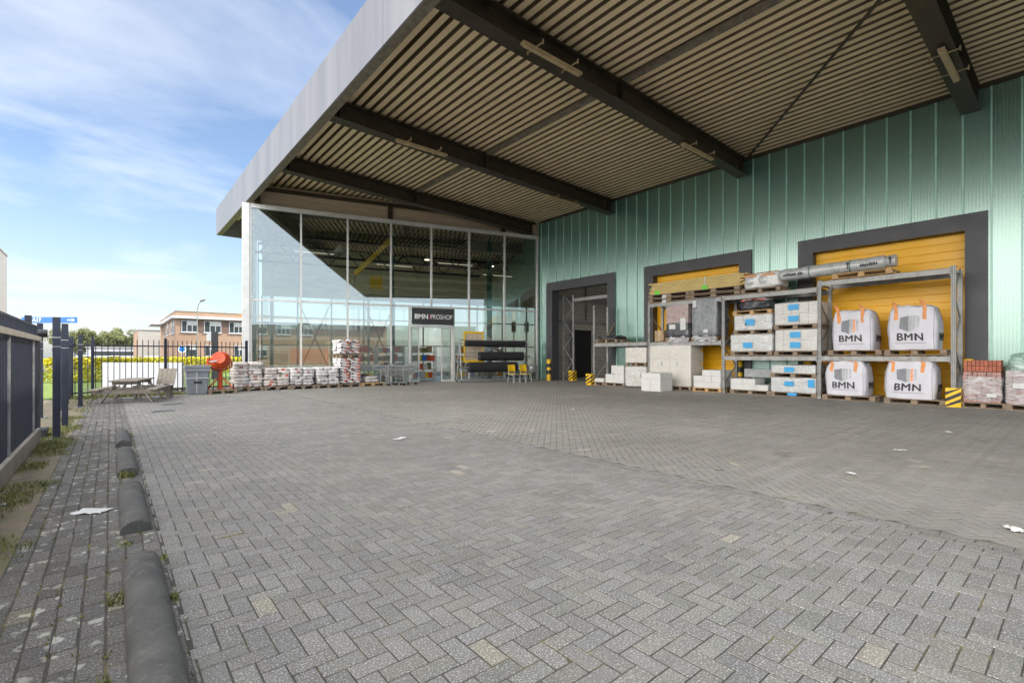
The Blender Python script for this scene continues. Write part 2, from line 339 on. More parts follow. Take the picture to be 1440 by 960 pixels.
# ------------------------------------------------------------------ ground
G = MB().add([(-900, -900, -.03), (900, -900, -.03), (900, 900, -.03), (-900, 900, -.03)], [(0, 1, 2, 3)])
struct('ground', G, M['asphalt'])
struct('joint_sand', MB().add([(-.55, -6, -.0026), (34, -6, -.0026), (34, 26.5, -.0026), (-.55, 26.5, -.0026)], [(0, 1, 2, 3)]), M['joint'])
struct('verge', MB().add([(-3, -6, -.006), (-.55, -6, -.006), (-.55, 22, -.006), (-3, 22, -.006)], [(0, 1, 2, 3)]), M['soil'])
struct('lawn', MB().add([(-14, 22.3, -.004), (20, 22.6, -.004), (20, 62, -.004), (-14, 62, -.004)], [(0, 1, 2, 3)]), M['lawn'])
W = .1057
def bricks(name, cx, cy, lx, ly, rot, m, clip=None, tint=(.78, 1.18), odd=.02, gap=.0065):
    n = len(cx); g = gap / 2; c = .003
    hx = np.stack([lx / 2 - g, lx / 2 - g - c], 1); hy = np.stack([ly / 2 - g, ly / 2 - g - c], 1)
    sx = np.array([-1, 1, 1, -1]); sy = np.array([-1, -1, 1, 1])
    v = np.zeros((n, 8, 3)); dz = RNG.normal(0, .0007, (n, 1)); tx = RNG.normal(0, .005, (n, 1)); ty = RNG.normal(0, .005, (n, 1))
    for k in range(2):
        px = hx[:, k:k + 1] * sx; py = hy[:, k:k + 1] * sy
        v[:, 4 * k:4 * k + 4, 0] = cx[:, None] + px * math.cos(rot) - py * math.sin(rot)
        v[:, 4 * k:4 * k + 4, 1] = cy[:, None] + px * math.sin(rot) + py * math.cos(rot)
        v[:, 4 * k:4 * k + 4, 2] = dz + tx * px + ty * py - (.0032 if k == 0 else 0)
    if clip: v[:, :, 0] = np.clip(v[:, :, 0], *clip)
    base = (np.arange(n) * 8)[:, None, None]
    q = np.array([[4, 5, 6, 7], [0, 1, 5, 4], [1, 2, 6, 5], [2, 3, 7, 6], [3, 0, 4, 7]])[None]
    f = (base + q).reshape(-1, 4)
    me = bpy.data.meshes.new(name); me.vertices.add(n * 8); me.vertices.foreach_set('co', v.reshape(-1))
    me.loops.add(f.size); me.loops.foreach_set('vertex_index', f.reshape(-1).astype(np.int32))
    me.polygons.add(len(f)); me.polygons.foreach_set('loop_start', np.arange(0, f.size, 4, dtype=np.int32))
    a = me.color_attributes.new('tint', 'FLOAT_COLOR', 'POINT')
    t = RNG.uniform(*tint, (n, 1)); col = np.concatenate([t * RNG.uniform(.985, 1.03, (n, 1)), t, t * RNG.uniform(.94, 1.02, (n, 1)), np.ones((n, 1))], 1)
    o_ = RNG.random(n) < odd; col[o_, :3] *= np.array([1.42, 1.36, 1.22])
    a.data.foreach_set('color', np.repeat(col, 8, 0).reshape(-1))
    me.materials.append(m); me.update(calc_edges=True); me.validate(); me.shade_flat()
    return tag(link(name, me), kind='structure')
def herring(x0, x1, y0, y1, rot, test):
    """cells of a 2:1 herringbone, turned by rot"""
    cr, sr = math.cos(-rot), math.sin(-rot)
    cs = [(x * cr - y * sr, x * sr + y * cr) for x in (x0, x1) for y in (y0, y1)]
    i0, i1 = int(min(c[0] for c in cs) / W) - 2, int(max(c[0] for c in cs) / W) + 2
    j0, j1 = int(min(c[1] for c in cs) / W) - 2, int(max(c[1] for c in cs) / W) + 2
    I, J = np.meshgrid(np.arange(i0, i1), np.arange(j0, j1), indexing='ij'); t = (I + J) % 4
    H = t == 0; V = t == 2
    lx = np.concatenate([(I[H] + 1.) * W, (I[V] + .5) * W]); ly = np.concatenate([(J[H] + .5) * W, (J[V] + 1.) * W])
    dx = np.concatenate([np.full(H.sum(), 2 * W), np.full(V.sum(), W)]); dy = np.concatenate([np.full(H.sum(), W), np.full(V.sum(), 2 * W)])
    c, s = math.cos(rot), math.sin(rot); wx, wy = lx * c - ly * s, lx * s + ly * c
    k = test(wx, wy); return wx[k], wy[k], dx[k], dy[k]
fac_y = lambda x: 25.65 - .2754 * (x - 5.15)
XA, XB = 5.06, 5.275
a = herring(.3, XA, -2.5, 25.6, 0, lambda x, y: (x > .25) & (x < XA + .05) & (y > -2.5) & (y < 22.2 + (x > 3.0) * 3.3))
bricks('yard_paving', *a, 0, M['paveA'], (.30, XA), tint=(.88, 1.10), odd=.008)
a = herring(XB, 20, -3, 25.6, R(45), lambda x, y: (x > XB - .05) & (x < 20.1) & (y > -3) & (y < fac_y(x) + .1))
bricks('loading_bay_paving', *a, R(45), M['paveR'], (XB, 20.1), tint=(.94, 1.05), odd=.006, gap=.0085)
yy = np.arange(-3, 25.4, 2 * W)
bricks('border_course', np.concatenate([np.full(len(yy), XA + W / 2), np.full(len(yy), XA + 1.5 * W)]), np.concatenate([yy, yy + W]), np.full(2 * len(yy), W), np.full(2 * len(yy), 2 * W), 0, M['paveA'], tint=(.8, 1.05))
cols = np.arange(.30 - W / 2, -.56, -W); ys = np.arange(-2.5, 22.2, 2 * W)
xx = np.repeat(cols, len(ys)); y2 = np.concatenate([ys + RNG.uniform(0, 2 * W) for _ in cols])
bricks('side_strip_paving', xx + RNG.normal(0, .002, len(xx)), y2, np.full(len(xx), W), np.full(len(xx), 2 * W), 0, M['paveL'], tint=(.75, 1.22), gap=.010)

# ------------------------------------------------------------------ warehouse with canopy
WH = thing('warehouse', 'large warehouse with green fluted cladding, yellow roller doors and a deep steel canopy', 'warehouse', (20, 0, 0))
def wz(x): return 9.54 + .0262 * (20 - x)          # underside of the roof sheet
def fill(mb, y0, y1, z0, z1, holes, x0, x1):
    ys = sorted({y0, y1, *[h[0] for h in holes], *[h[1] for h in holes]})
    for a, b in zip(ys[:-1], ys[1:]):
        hs = sorted([(h[2], h[3]) for h in holes if h[0] <= a and h[1] >= b]); z = z0
        for h0, h1 in hs:
            if h0 > z + .001: mb.box(x0, x1, a, b, z, h0)
            z = h1
        if z < z1 - .001: mb.box(x0, x1, a, b, z, z1)
DOORS = [(15.70, 20.78), (8.84, 13.94), (2.0, 7.12)]; FW = .5; FT = 5.74
holes = [(a + .05, b - .05, 0, FT - .05) for a, b in DOORS]
mb = MB(); fill(mb, -12, 21.5, 0, 9.5, holes, .002, .10); part('cladding', mb, M['poly'], WH)
mb = MB(); y = 21.29
while y > -12:
    segs = [(0.02, 9.46)]
    for a, b in DOORS:
        if a - .03 < y < b + .03: segs = [(FT + .01, 9.46)]
    for z0, z1 in segs: mb.box(-.028, .0, y - .022, y + .022, z0, z1)
    y -= .6245
part('cladding_rib', mb, M['rib'], WH)
for i, (a, b) in enumerate(DOORS):
    mb = MB(); x0, x1 = -.10, .45; t = FT
    # mitred surround: three prisms
    def side(p, q):  # p outer corner list
        pass
    mb.add([(x0, a, 0), (x0, a + FW, 0), (x0, a + FW, t - FW), (x0, a, t), (x1, a, 0), (x1, a + FW, 0), (x1, a + FW, t - FW), (x1, a, t)], [(0, 1, 2, 3), (7, 6, 5, 4), (1, 5, 6, 2), (0, 3, 7, 4), (0, 4, 5, 1)])
    mb.add([(x0, b, 0), (x0, b - FW, 0), (x0, b - FW, t - FW), (x0, b, t), (x1, b, 0), (x1, b - FW, 0), (x1, b - FW, t - FW), (x1, b, t)], [(3, 2, 1, 0), (4, 5, 6, 7), (2, 6, 5, 1), (4, 7, 3, 0), (1, 5, 4, 0)])
    mb.add([(x0, a, t), (x0, a + FW, t - FW), (x0, b - FW, t - FW), (x0, b, t), (x1, a, t), (x1, a + FW, t - FW), (x1, b - FW, t - FW), (x1, b, t)], [(0, 1, 2, 3), (7, 6, 5, 4), (2, 1, 5, 6), (0, 3, 7, 4)])
    part('door_frame', mb, M['frame'], WH)
    if i > 0:
        mb = MB(); z = 0; h = .262
        while z < t - FW + .2:
            y0, y1 = a + FW - .03, b - FW + .03
            pr = [(.286, z), (.27, z + .012), (.27, z + h - .012), (.286, z + h)]
            mb.add([(x, yy_, zz) for yy_ in (y0, y1) for x, zz in pr], [(0, 1, 5, 4), (1, 2, 6, 5), (2, 3, 7, 6)]); z += h
        mb.box(.305, .34, a + FW - .03, b - FW + .03, 0, t - .2)
        part('roller_door', mb, M['yellow'], WH)
# canopy beams (I sections), deck, purlins, fascia; local x = world x - 20
XF = -15.0
def beam_z(x): return 8.77 + .0315 * (-x)
for yc in (21.83, 15.99, 9.21, 2.37, -4.45, -11.2):
    mb = MB(); xa, xb = XF + .35, (-.02 if yc < 21 else -.25)
    za, zb = beam_z(xa), beam_z(xb); ta, tb = wz(20 + xa) - .09, wz(20 + xb) - .09
    def slab(y0, y1, l0, l1, h0, h1):
        mb.add([(xa, y0, l0), (xa, y1, l0), (xa, y1, h0), (xa, y0, h0), (xb, y0, l1), (xb, y1, l1), (xb, y1, h1), (xb, y0, h1)], [(0, 1, 2, 3), (7, 6, 5, 4), (0, 4, 5, 1), (3, 2, 6, 7), (0, 3, 7, 4), (1, 5, 6, 2)])
    slab(yc - .22, yc + .22, za, zb, za + .035, zb + .035); slab(yc - .22, yc + .22, ta - .035, tb - .035, ta, tb)
    slab(yc - .012, yc + .012, za + .035, zb + .035, ta - .035, tb - .035)
    for xs in (-.45, -8.2, -14.2):
        zl = beam_z(xs) + .035; zt = wz(20 + xs) - .125
        mb.box(xs - .012, xs + .012, yc - .20, yc - .0125, zl, zt); mb.box(xs - .012, xs + .012, yc + .0125, yc + .20, zl, zt)
    mb.mi = 1
    for xs in (-8.05, -14.3, -.6):
        for dz in (.12, .24, .36, .48):
            for sg in (-1, 1): mb.cyl((xs, yc + sg * .0125, beam_z(xs) + dz), (xs, yc + sg * .045, beam_z(xs) + dz), .02, 6)
    part('canopy_beam', mb, [M['beam'], M['galv']], WH)
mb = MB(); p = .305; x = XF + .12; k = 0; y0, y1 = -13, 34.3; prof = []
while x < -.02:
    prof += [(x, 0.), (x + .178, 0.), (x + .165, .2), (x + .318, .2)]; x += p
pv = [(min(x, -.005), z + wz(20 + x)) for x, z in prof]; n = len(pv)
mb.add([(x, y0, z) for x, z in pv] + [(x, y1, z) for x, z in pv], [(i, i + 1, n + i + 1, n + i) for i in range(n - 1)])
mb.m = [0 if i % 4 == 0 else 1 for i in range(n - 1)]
part('roof_sheet', mb, [M['deck'], M['grooveshade']], WH)
mb = MB(); mb.box(XF + .05, 0, -13, 34.35, 10.2, 10.42); mb.box(.0, 12.5, -13, 34.35, 10.1, 10.42); mb.box(12.5, 17, -13, 34.35, 10.1, 10.42); mb.box(17, 20, 21.8, 34.35, 10.1, 10.42); mb.box(20, 25, -13, 34.35, 10.1, 10.42); part('roof', mb, M['greyhall'], WH)  # gap left in the unseen roof, added to let daylight into the warehouse
mb = MB(); mb.box(-.06, .0, -12, 21.3, 9.40, 9.535); part('eave_trim', mb, M['beam'], WH)
for xs in (-8.15,):
    mb = MB()
    for ya, yb in ((16.2, 21.6), (9.45, 15.75), (2.6, 8.95), (-4.2, 2.15)):
        z = wz(20 + xs); mb.box(xs - .10, xs + .10, ya, yb, z - .13, z - .105); mb.box(xs - .10, xs - .07, ya, yb, z - .105, z - .02); mb.box(xs + .07, xs + .10, ya, yb, z - .105, z - .02)
    part('purlin', mb, M['fasciaedge'], WH)
mb = MB(); mb.box(XF + .30, XF + .33, -13, 34, 9.2, 9.85); mb.box(XF + .33, XF + .60, -13, 34, 9.55, 9.60); part('edge_beam', mb, M['beam'], WH)
mb = MB(); mb.obox((-.1, 8.95, 9.50), (-6.93, 3.02, 9.30), .06, .06); mb.obox((-6.93, 3.02, 9.30), (-13, -2.25, 9.2), .06, .06); part('tie_rod', mb, M['beam'], WH)
mb = MB(); y = -13.
while y < 34.35:
    yb = min(y + 2.98, 34.4); mb.box(XF, XF + .05, y + .006, yb - .006, 8.84, 10.45); y += 2.98
part('fascia', mb, M['fascia'], WH)
for ya, yb in ((34.36, 34.41), (-13.05, -13)): part('end_fascia', MB().box(XF + .051, 25, ya, yb, 8.84, 10.45), M['fascia'], WH)
mb = MB(); mb.box(XF + .03, XF + .30, -13, 34.36, 8.845, 8.875); part('fascia_flange', mb, M['fasciaedge'], WH)
# body of the warehouse behind the cladding
mb = MB(); mb.box(.46, 25, -12.2, -12, 0, 10); mb.box(24.8, 25, -12, 21.9, 0, 10); part('outer_wall', mb, M['greyhall'], WH)
mb = MB(); mb.box(.3, 24.8, -12, 21.9, -.0, .004); part('warehouse_floor', mb, M['shopfloor'], WH)
mb = MB(); mb.box(.12, 3.2, 21.9, 22.05, 0, 5.9); mb.box(5.3, 24.8, 21.9, 22.05, 0, 5.9); mb.box(3.2, 5.3, 21.9, 22.05, 3.17, 5.9); mb.box(.12, 24.8, 21.92, 22.05, 5.9, 9.9); part('inner_wall', mb, M['blockwall'], WH)
mb = MB(); mb.box(.12, 14, 21.78, 21.895, 5.05, 5.28); mb.box(.12, 14, 21.78, 21.895, 3.55, 3.75); mb.box(3.05, 3.19, 21.8, 21.895, 0, 3.55); mb.box(1.9, 2.0, 21.8, 21.895, 0, 9); mb.box(4.6, 4.72, 21.8, 21.895, 3.8, 9); part('inner_steel', mb, M['rackgrey'], WH)
mb = MB(); mb.box(3.2, 5.3, 21.98, 22.03, 0, 3.17); mb.box(4.2, 4.24, 21.96, 21.98, 0, 3.1); part('black_gate', mb, M['dark'], WH)
# fluorescent lamps under the beams
for x, yb, lab in ((8.75, 8.88, 'fluorescent tube lamp under the middle canopy beam, nearer the silver fascia'), (16.35, 9.15, 'fluorescent tube lamp under the middle canopy beam, nearer the green wall'),
                   (8.8, 15.72, 'fluorescent tube lamp under the second beam from the glass shop, nearer the fascia'), (16.6, 16.1, 'fluorescent tube lamp under the second beam from the glass shop, by the wall'),
                   (16.4, 2.35, 'fluorescent tube lamp under the beam above the big bag rack')):
    z = beam_z(x - 20) - .07
    t = thing('tube_lamp', lab, 'lamp', (x, yb, z), 0, 'tube lamps under the canopy beams')
    part('housing', MB().box(-1.05, 1.05, -.07, .07, -.03, .04), M['lamp'], t, bevel=.01)
    mb = MB().box(-1.0, 1.0, -.055, .055, -.065, -.031); part('diffuser', mb, M['lamp'], t, bevel=.012)
    for s in (-.62, .62): part('bracket', MB().box(s - .015, s + .015, -.27, .27, .041, .06).box(s - .015, s + .015, -.30, -.27, .0, .12).box(s - .015, s + .015, .27, .30, .0, .12), M['lamp'], t)

# ------------------------------------------------------------------ glazed shop
FL = Vector((5.15, 25.65, 0)); PHI = -math.atan2(4.09, 14.85)
U = Vector((math.cos(PHI), math.sin(PHI), 0)); NV = Vector((math.sin(PHI), -math.cos(PHI), 0))     # along the glass, out of the glass
def fw(t, out, z=0): return tuple(FL + U * t + NV * out + Vector((0, 0, z)))
SH = thing('glazed_shop', 'tall glass fronted shop building with slim pale aluminium frames', 'shop', FL, PHI)
TOP = 8.67; MID = 4.12; SD = 8.8
mb = MB(); mb.box(-.36, -.04, -.16, .30, 0, TOP); part('corner_column', mb, M['alu'], SH, bevel=.01)
mb = MB(); mb.box(-.04, 15.35, -.10, .10, TOP - .19, TOP); part('top_rail', mb, M['alu'], SH)
mb = MB(); mb.box(0, 15.3, -.05, .05, MID - .04, MID + .05); part('transom', mb, M['alu'], SH)
MUL = [0.0, 2.19, 4.38, 6.57, 8.76, 10.95, 13.14, 15.3]
for i, t in enumerate(MUL):
    z0 = MID + .055 if t == 8.76 else 0
    part('mullion', MB().box(t - .04, t + .04, -.11, .09, z0, TOP - .195), M['alu'], SH)
for t in (7.57, 10.03): part('door_post', MB().box(t - .05, t + .05, -.09, .09, 0, MID - .045), M['alu'], SH)
mb = MB(); mb.box(7.625, 9.975, -.12, .12, 3.0, 3.12); part('door_head', mb, M['alu'], SH)
for a, b in zip(MUL[:-1], MUL[1:]):
    part('glass_pane', MB().box(a + .042, b - .042, -.012, .012, MID + .055, TOP - .2), M['facade_glass'], SH)
for a, b in ((0, 2.19), (2.19, 4.38), (4.38, 6.57), (6.57, 7.57), (10.03, 10.95), (10.95, 13.14), (13.14, 15.3)):
    part('glass_pane', MB().box(a + .055, b - .055, -.012, .012, .03, MID - .045), M['facade_glass'], SH)
for a, b in ((7.64, 8.12), (9.35, 9.96)):
    mb = MB(); mb.box(a, a + .05, .05, .10, .02, 2.98); mb.box(b - .05, b, .05, .10, .02, 2.98); mb.box(a + .05, b - .05, .05, .10, .02, .12); mb.box(a + .05, b - .05, .05, .10, 2.9, 2.98)
    d = part('sliding_door', mb, M['alu'], SH); part('door_glass', MB().box(a + .05, b - .05, .07, .08, .12, 2.9), M['facade_glass'], d)
mb = MB()
for a, b in ((0, 7.5), (10.1, 15.3)): mb.box(a, b, -.06, .06, 0, .03)
part('sill', mb, M['alu'], SH)
mb = MB()
for t in (2.19, 4.38, 6.57, 8.76, 10.95, 13.14):
    for z in (TOP - .75,): mb.box(t - .11, t + .11, .02, .12, z - .05, z + .05)
part('glass_clip', mb, M['lightgrey'], SH)
mb = MB(); mb.box(.0, 15.4, .25, .33, TOP + .001, 9.72); part('upper_cladding', mb, M['cream'], SH)
mb = MB(); mb.box(0, 15.3, .14, .24, 9.42, 9.60)
for t in (.28, 6.57, 13.14): mb.box(t - .12, t + .12, .08, .24, TOP + .002, 9.415)
part('head_steel', mb, M['beam'], SH)
# inside: floor, ceiling, trusses, back glazing
part('shop_floor', MB().box(0, 15.1, .1, SD, .001, .012), M['shopfloor'], SH)
mb = MB(); x = 0.
while x < 24:
    y_ = .35 if x < 15 else .35 + (x - 15) * .29 + .25
    mb.box(x, x + .16, y_, SD, 8.72, 8.76); mb.box(x + .16, x + .3, y_, SD, 8.82, 8.86); x += .3
part('ceiling', mb, M['beam'], SH)
mb = MB(); mb.box(0, 24, SD, SD + .12, 5.3, 8.9); mb.box(5.2, 19, 6.4, 6.5, 5.5, 7.2); mb.box(24, 24.1, 7.0, SD, 0, 8.9); part('bulkhead', mb, M['shopwall'], SH)
mb = MB()
for t in np.arange(.0, 24.1, 2.1): mb.box(t - .05, t + .05, SD - .05, SD + .1, 0, 5.3)
for z in (0.0, 2.1, 3.9): mb.box(0, 24, SD - .03, SD + .06, z, z + .08)
part('back_frame', mb, M['alu'], SH)
part('back_glass', MB().box(0.05, 23.95, SD + .02, SD + .03, .1, 5.3), M['facade_glass'], SH)
mb = MB(); mb.box(-.25, -.2, .3, SD, .1, 8.6); part('side_glass', mb, M['facade_glass'], SH)
mb = MB()
for t in np.arange(.35, SD, 2.1): mb.box(-.3, -.16, t - .05, t + .05, 0, 8.7)
part('side_frame', mb, M['alu'], SH)
for yy_ in (2.6, 5.2):
    mb = MB(); mb.obox((0, yy_, 7.9), (15, yy_, 7.9), .12, .14); mb.obox((0, yy_, 6.9), (15 - yy_ * .28, yy_, 6.9), .10, .12)
    x = .2
    while x < 13: mb.obox((x, yy_, 6.9), (x + .9, yy_, 7.9), .06, .06); mb.obox((x + .9, yy_, 7.9), (x + 1.8, yy_, 6.9), .06, .06); x += 1.8
    part('roof_truss', mb, M['black'], SH)
part('teal_post', MB().box(6.75, 6.95, 1.1, 1.3, 0, 8.7), M['teal'], SH); part('teal_post', MB().box(12.6, 12.85, 1.2, 1.45, 0, 8.7), M['teal'], SH)
mb = MB(); mb.obox((0.6, 8.0, 0), (.6, 8.0, 8.6), .2, .2); mb.obox((6.5, 7.9, 0), (6.5, 7.9, 8.6), .16, .16); part('inner_post', mb, M['alu'], SH)
mb = MB()
for a, b in ((2.1, 4.2), (6.3, 8.4)): mb.obox((a, SD - .1, .2), (b, SD - .1, 5.1), .05, .05); mb.obox((b, SD - .12, .2), (a, SD - .12, 5.1), .05, .05)
part('wind_brace', mb, M['steelgrey'], SH)

# sign over the shop door
S = thing('shop_sign', 'dark sign board lettered BMN PROSHOP above the sliding doors', 'sign', fw(8.82, .16, 3.14), PHI)
mb = MB(); mb.box(-1.17, 1.17, -.06, .05, 0, .90); part('board', mb, M['signdark'], S, bevel=.008)
text('BMN', .36, M['signwhite'], S, (-.66, -.066, .42), (R(90), 0, 0), bold=.011, sx=1.0)
text('I', .36, M['signred'], S, (-.19, -.066, .42), (R(90), 0, 0), bold=.004)
text('PROSHOP', .36, M['signwhite'], S, (.46, -.066, .42), (R(90), 0, 0), sx=.78)

# things inside the shop
def shelf_unit(t, dep, w, label, rz=0.):
    s = thing('shop_shelf', label, 'shelf', fw(t, -dep), PHI + rz, 'shop shelves behind the glass')
    mb = MB()
    for x in (-w / 2, w / 2 - .05): mb.box(x, x + .05, -.25, -.2, 0, 2.0); mb.box(x, x + .05, .2, .25, 0, 2.0)
    part('upright', mb, M['lightgrey'], s)
    for z in (.12, .62, 1.12, 1.62): part('shelf_board', MB().box(-w / 2 + .05, w / 2 - .05, -.25, .25, z, z + .04), M['paleboard'], s)
    k = 0
    for z in (.16, .66, 1.16, 1.66):
        x = -w / 2 + .08
        while x < w / 2 - .3:
            bw = random.uniform(.18, .34); bh = random.uniform(.22, .40); c = random.choice(['orange', 'hazy', 'cardboard', 'white', 'leafdark', 'signblue', 'bagred', 'cardboard'])
            nm = {'orange': 'orange', 'hazy': 'yellow', 'cardboard': 'brown', 'white': 'white', 'leafdark': 'green', 'signblue': 'blue', 'bagred': 'red'}[c]
            b = solo('goods_box', MB().box(0, bw, -.2, .18, 0, bh), M[c], f'small {nm} goods box on a shop shelf behind the glass', 'box', group=f'{nm} goods boxes on the shop shelves', bevel=.006)
            v = s.matrix_basis @ Vector((x, 0, 0)); mw = Matrix.Translation(s.location) @ Euler(s.rotation_euler).to_matrix().to_4x4()
            b.location = mw @ Vector((x, 0, z)); b.rotation_euler = s.rotation_euler; x += bw + .02
shelf_unit(8.85, 2.2, 1.5, 'grey shop shelf seen through the open sliding doors')
shelf_unit(5.3, 3.2, 1.9, 'grey shop shelf behind the tall cement bag stack')
shelf_unit(11.9, 2.8, 1.9, 'grey shop shelf behind the rack of black rolls')
shelf_unit(7.2, 3.6, 1.6, 'grey shop shelf behind the shopping trolleys')
shelf_unit(13.8, 3.4, 1.7, 'grey shop shelf behind the yellow chairs')
J = thing('jib_crane', 'yellow jib crane arm hanging high inside the shop', 'crane', fw(6.95, -2.2, 8.7), PHI)
mb = MB(); mb.obox((0, 0, -.6), (-1.9, .6, -2.6), .16, .26); part('arm', mb, M['hazy'], J)
mb = MB(); mb.cyl((0, 0, -.6), (0, 0, 0), .07, 8); mb.cyl((-1.9, .6, -2.6), (-1.9, .6, -3.4), .02, 6); part('hanger', mb, M['black'], J)
P_ = thing('pendant_lamp', 'bell shaped pendant lamp hanging inside the shop', 'lamp', fw(4.2, -2.2, 7.15), PHI)
part('shade', MB().lathe([(.09, .42), (.14, .30), (.17, .22), (.30, .12), (.36, -.05), (.34, -.05), (.28, .1)], 20), M['lightgrey'], P_, True)
part('cord', MB().cyl((0, 0, .42), (0, 0, 1.55), .012, 6), M['black'], P_)
m_, nt_, o_ = _new('lit_lamp'); e_ = N(nt_, 'ShaderNodeEmission', Strength=2.5); e_.inputs[0].default_value = (1, .86, .62, 1); L(nt_, e_, 0, o_, 0)
for k, (t_, d_, lab) in enumerate(((9.6, 4.2, 'lit round shop lamp high behind the glass over the door'), (14.2, 4.6, 'lit round shop lamp high behind the glass near the green wall'), (19.0, 6.6, 'lit round shop lamp deep in the shop behind the green wall corner'))):
    q = thing('shop_lamp', lab, 'lamp', fw(t_, -d_, 7.55), PHI, 'lit lamps in the shop'); part('shade', MB().lathe([(.06, .3), (.19, .06), (.2, .0), (.18, .02)], 18), M['lightgrey'], q, True); part('bulb', MB().cyl((0, 0, -.012), (0, 0, .0), .15, 18), m_, q); part('cord', MB().cyl((0, 0, .3), (0, 0, 1.15), .012, 6), M['black'], q)
mt_, nt_, o_ = _new('lit_tube'); e_ = N(nt_, 'ShaderNodeEmission', Strength=.22); e_.inputs[0].default_value = (1, .90, .70, 1); L(nt_, e_, 0, o_, 0)
for t_, d_, lab in ((3.0, 3.9, 'dim tube lamp high inside the second glass bay of the shop'), (7.9, 6.0, 'dim tube lamp high inside the shop behind the sign'), (11.4, 3.9, 'dim tube lamp high inside the shop above the roll rack'), (15.6, 6.9, 'dim tube lamp high inside the shop by the green wall corner')):
    q = thing('shop_tube_lamp', lab, 'lamp', fw(t_, -d_, 7.35), PHI, 'dim tube lamps in the shop'); part('housing', MB().box(-1.2, 1.2, -.06, .06, .03, .10), M['lightgrey'], q); part('tube', MB().cyl((-1.15, 0, 0), (1.15, 0, 0), .028, 8), mt_, q); part('cord', MB().cyl((0, 0, .1), (0, 0, 1.35), .01, 6), M['black'], q)
B_ = thing('hanging_board', 'yellow board hanging in the shop under the crane arm', 'board', fw(6.2, -2.6, 5.3), PHI)
part('panel', MB().box(-.35, .35, -.03, .03, 0, .75), M['hazy'], B_); part('cable', MB().cyl((-.25, 0, .75), (-.25, 0, 3.4), .01, 5).cyl((.25, 0, .75), (.25, 0, 3.4), .01, 5), M['black'], B_)
B_ = thing('display_board', 'pale display board in a yellow frame behind the rack of black rolls', 'board', fw(11.15, .22), PHI)
part('face', MB().box(-.5, .5, -.02, .02, 1.2, 2.7), M['paleboard'], B_)
mb = MB(); mb.box(-.58, .58, -.04, .04, 2.7, 2.82); mb.box(-.58, .58, -.04, .04, 1.08, 1.2); mb.box(-.58, -.5, -.04, .04, 1.2, 2.7); mb.box(.5, .58, -.04, .04, 1.2, 2.7); part('frame', mb, M['hazy'], B_)
part('leg', MB().box(-.5, -.44, -.03, .03, 0, 1.08), M['steelgrey'], B_); part('leg', MB().box(.44, .5, -.03, .03, 0, 1.08), M['steelgrey'], B_)

# ------------------------------------------------------------------ pallets
def pallet_proto(m):
    t = thing('pallet', None, None); h = .16
    mb = MB()
    for x in (-.44, -.22, 0, .22, .44): mb.box(x - .065 + random.uniform(-.01, .01), x + .065, -.6, .6, h - .025, h)
    part('deck', mb, m, t)
    for y in (-.54, 0, .54): part('stringer', MB().box(-.5, .5, y - .055, y + .055, h - .05, h - .026), m, t)
    for x in (-.44, 0, .44):
        for y in (-.54, 0, .54): part('block', MB().box(x - .05, x + .05, y - .065, y + .065, .024, h - .051), m, t)
        part('skid', MB().box(x - .055, x + .055, -.6, .6, 0, .022), m, t)
    return t
PROTO = {'old': pallet_proto(M['wood']), 'new': pallet_proto(M['woodnew'])}
USED = set()
def pallet(x, y, z, wx, wy, label, kind='old', rz=0.):
    t = PROTO[kind] if kind not in USED else copy_tree(PROTO[kind]); USED.add(kind)
    t.location = (x, y, z); t.scale = (wx / 1., wy / 1.2, 1); t.rotation_euler = (0, 0, rz)
    return tag(t, label, 'pallet', 'wooden pallets in the yard')

# ------------------------------------------------------------------ pallet rack
RK = thing('pallet_rack', 'long grey galvanised pallet rack standing along the yellow doors', 'rack', (18.5, 0, 0))
UP = [15.9, 12.70, 9.30, 5.96, 2.56]; RD = 1.12
for y, zt in zip(UP, (3.93, 3.85, 3.8, 3.98, 4.02)):
    mb = MB()
    for x in (0, RD - .08):
        mb.box(x, x + .02, y - .055, y + .055, 0, zt); mb.box(x + .021, x + .08, y - .055, y - .035, 0, zt); mb.box(x + .021, x + .08, y + .035, y + .055, 0, zt)
        mb.box(x - .03, x + .11, y - .09, y + .09, 0, .012)
    z = .3; k = 0
    while z < zt - .7:
        xa, xb = (.05, RD - .05) if k % 2 == 0 else (RD - .05, .05); mb.obox((xa, y, z), (xb, y, z + .75), .035, .035); z += .75; k += 1
    mb.obox((.05, y, .2), (RD - .05, y, .2), .035, .035); mb.obox((.05, y, zt - .15), (RD - .05, y, zt - .15), .035, .035)
    z = .08; mb.mi = 1
    while z < zt - .05:
        for dy in (-.026, .026): mb.box(-.0015, .0, y + dy - .011, y + dy + .011, z, z + .034)
        for xx_ in (.03, .06): mb.box(xx_ - .008, xx_ + .008, y - .0565, y - .055, z, z + .03); mb.box(RD - .08 + xx_ - .008, RD - .08 + xx_ + .008, y - .0565, y - .055, z, z + .03)
        z += .072
    part('upright_frame', mb, [M['rackgrey'], M['dark']], RK)
def rbeam(y1, y0, z, h=.15):
    for x in (-.025, RD - .03):
        mb = MB(); mb.box(x, x + .05, y0 + .06, y1 - .06, z - h, z)
        for yy_ in (y0 + .06, y1 - .06 - .02): mb.box(x - .012, x + .055, yy_, yy_ + .02, z - h - .06, z + .05)
        part('shelf_beam', mb, M['rackgrey'], RK)
    mb = MB(); y = y0 + .12
    while y < y1 - .2:
        if random.random() > .12: mb.box(.03, RD - .035, y, y + .11, z + .001, z + .026 + random.uniform(0, .004))
        y += .125
    part('deck_board', mb, M['wood'], RK)
rbeam(15.9, 12.70, 2.05); rbeam(12.70, 9.30, 2.03); rbeam(9.30, 5.96, 1.43); rbeam(5.96, 2.56, 1.43)
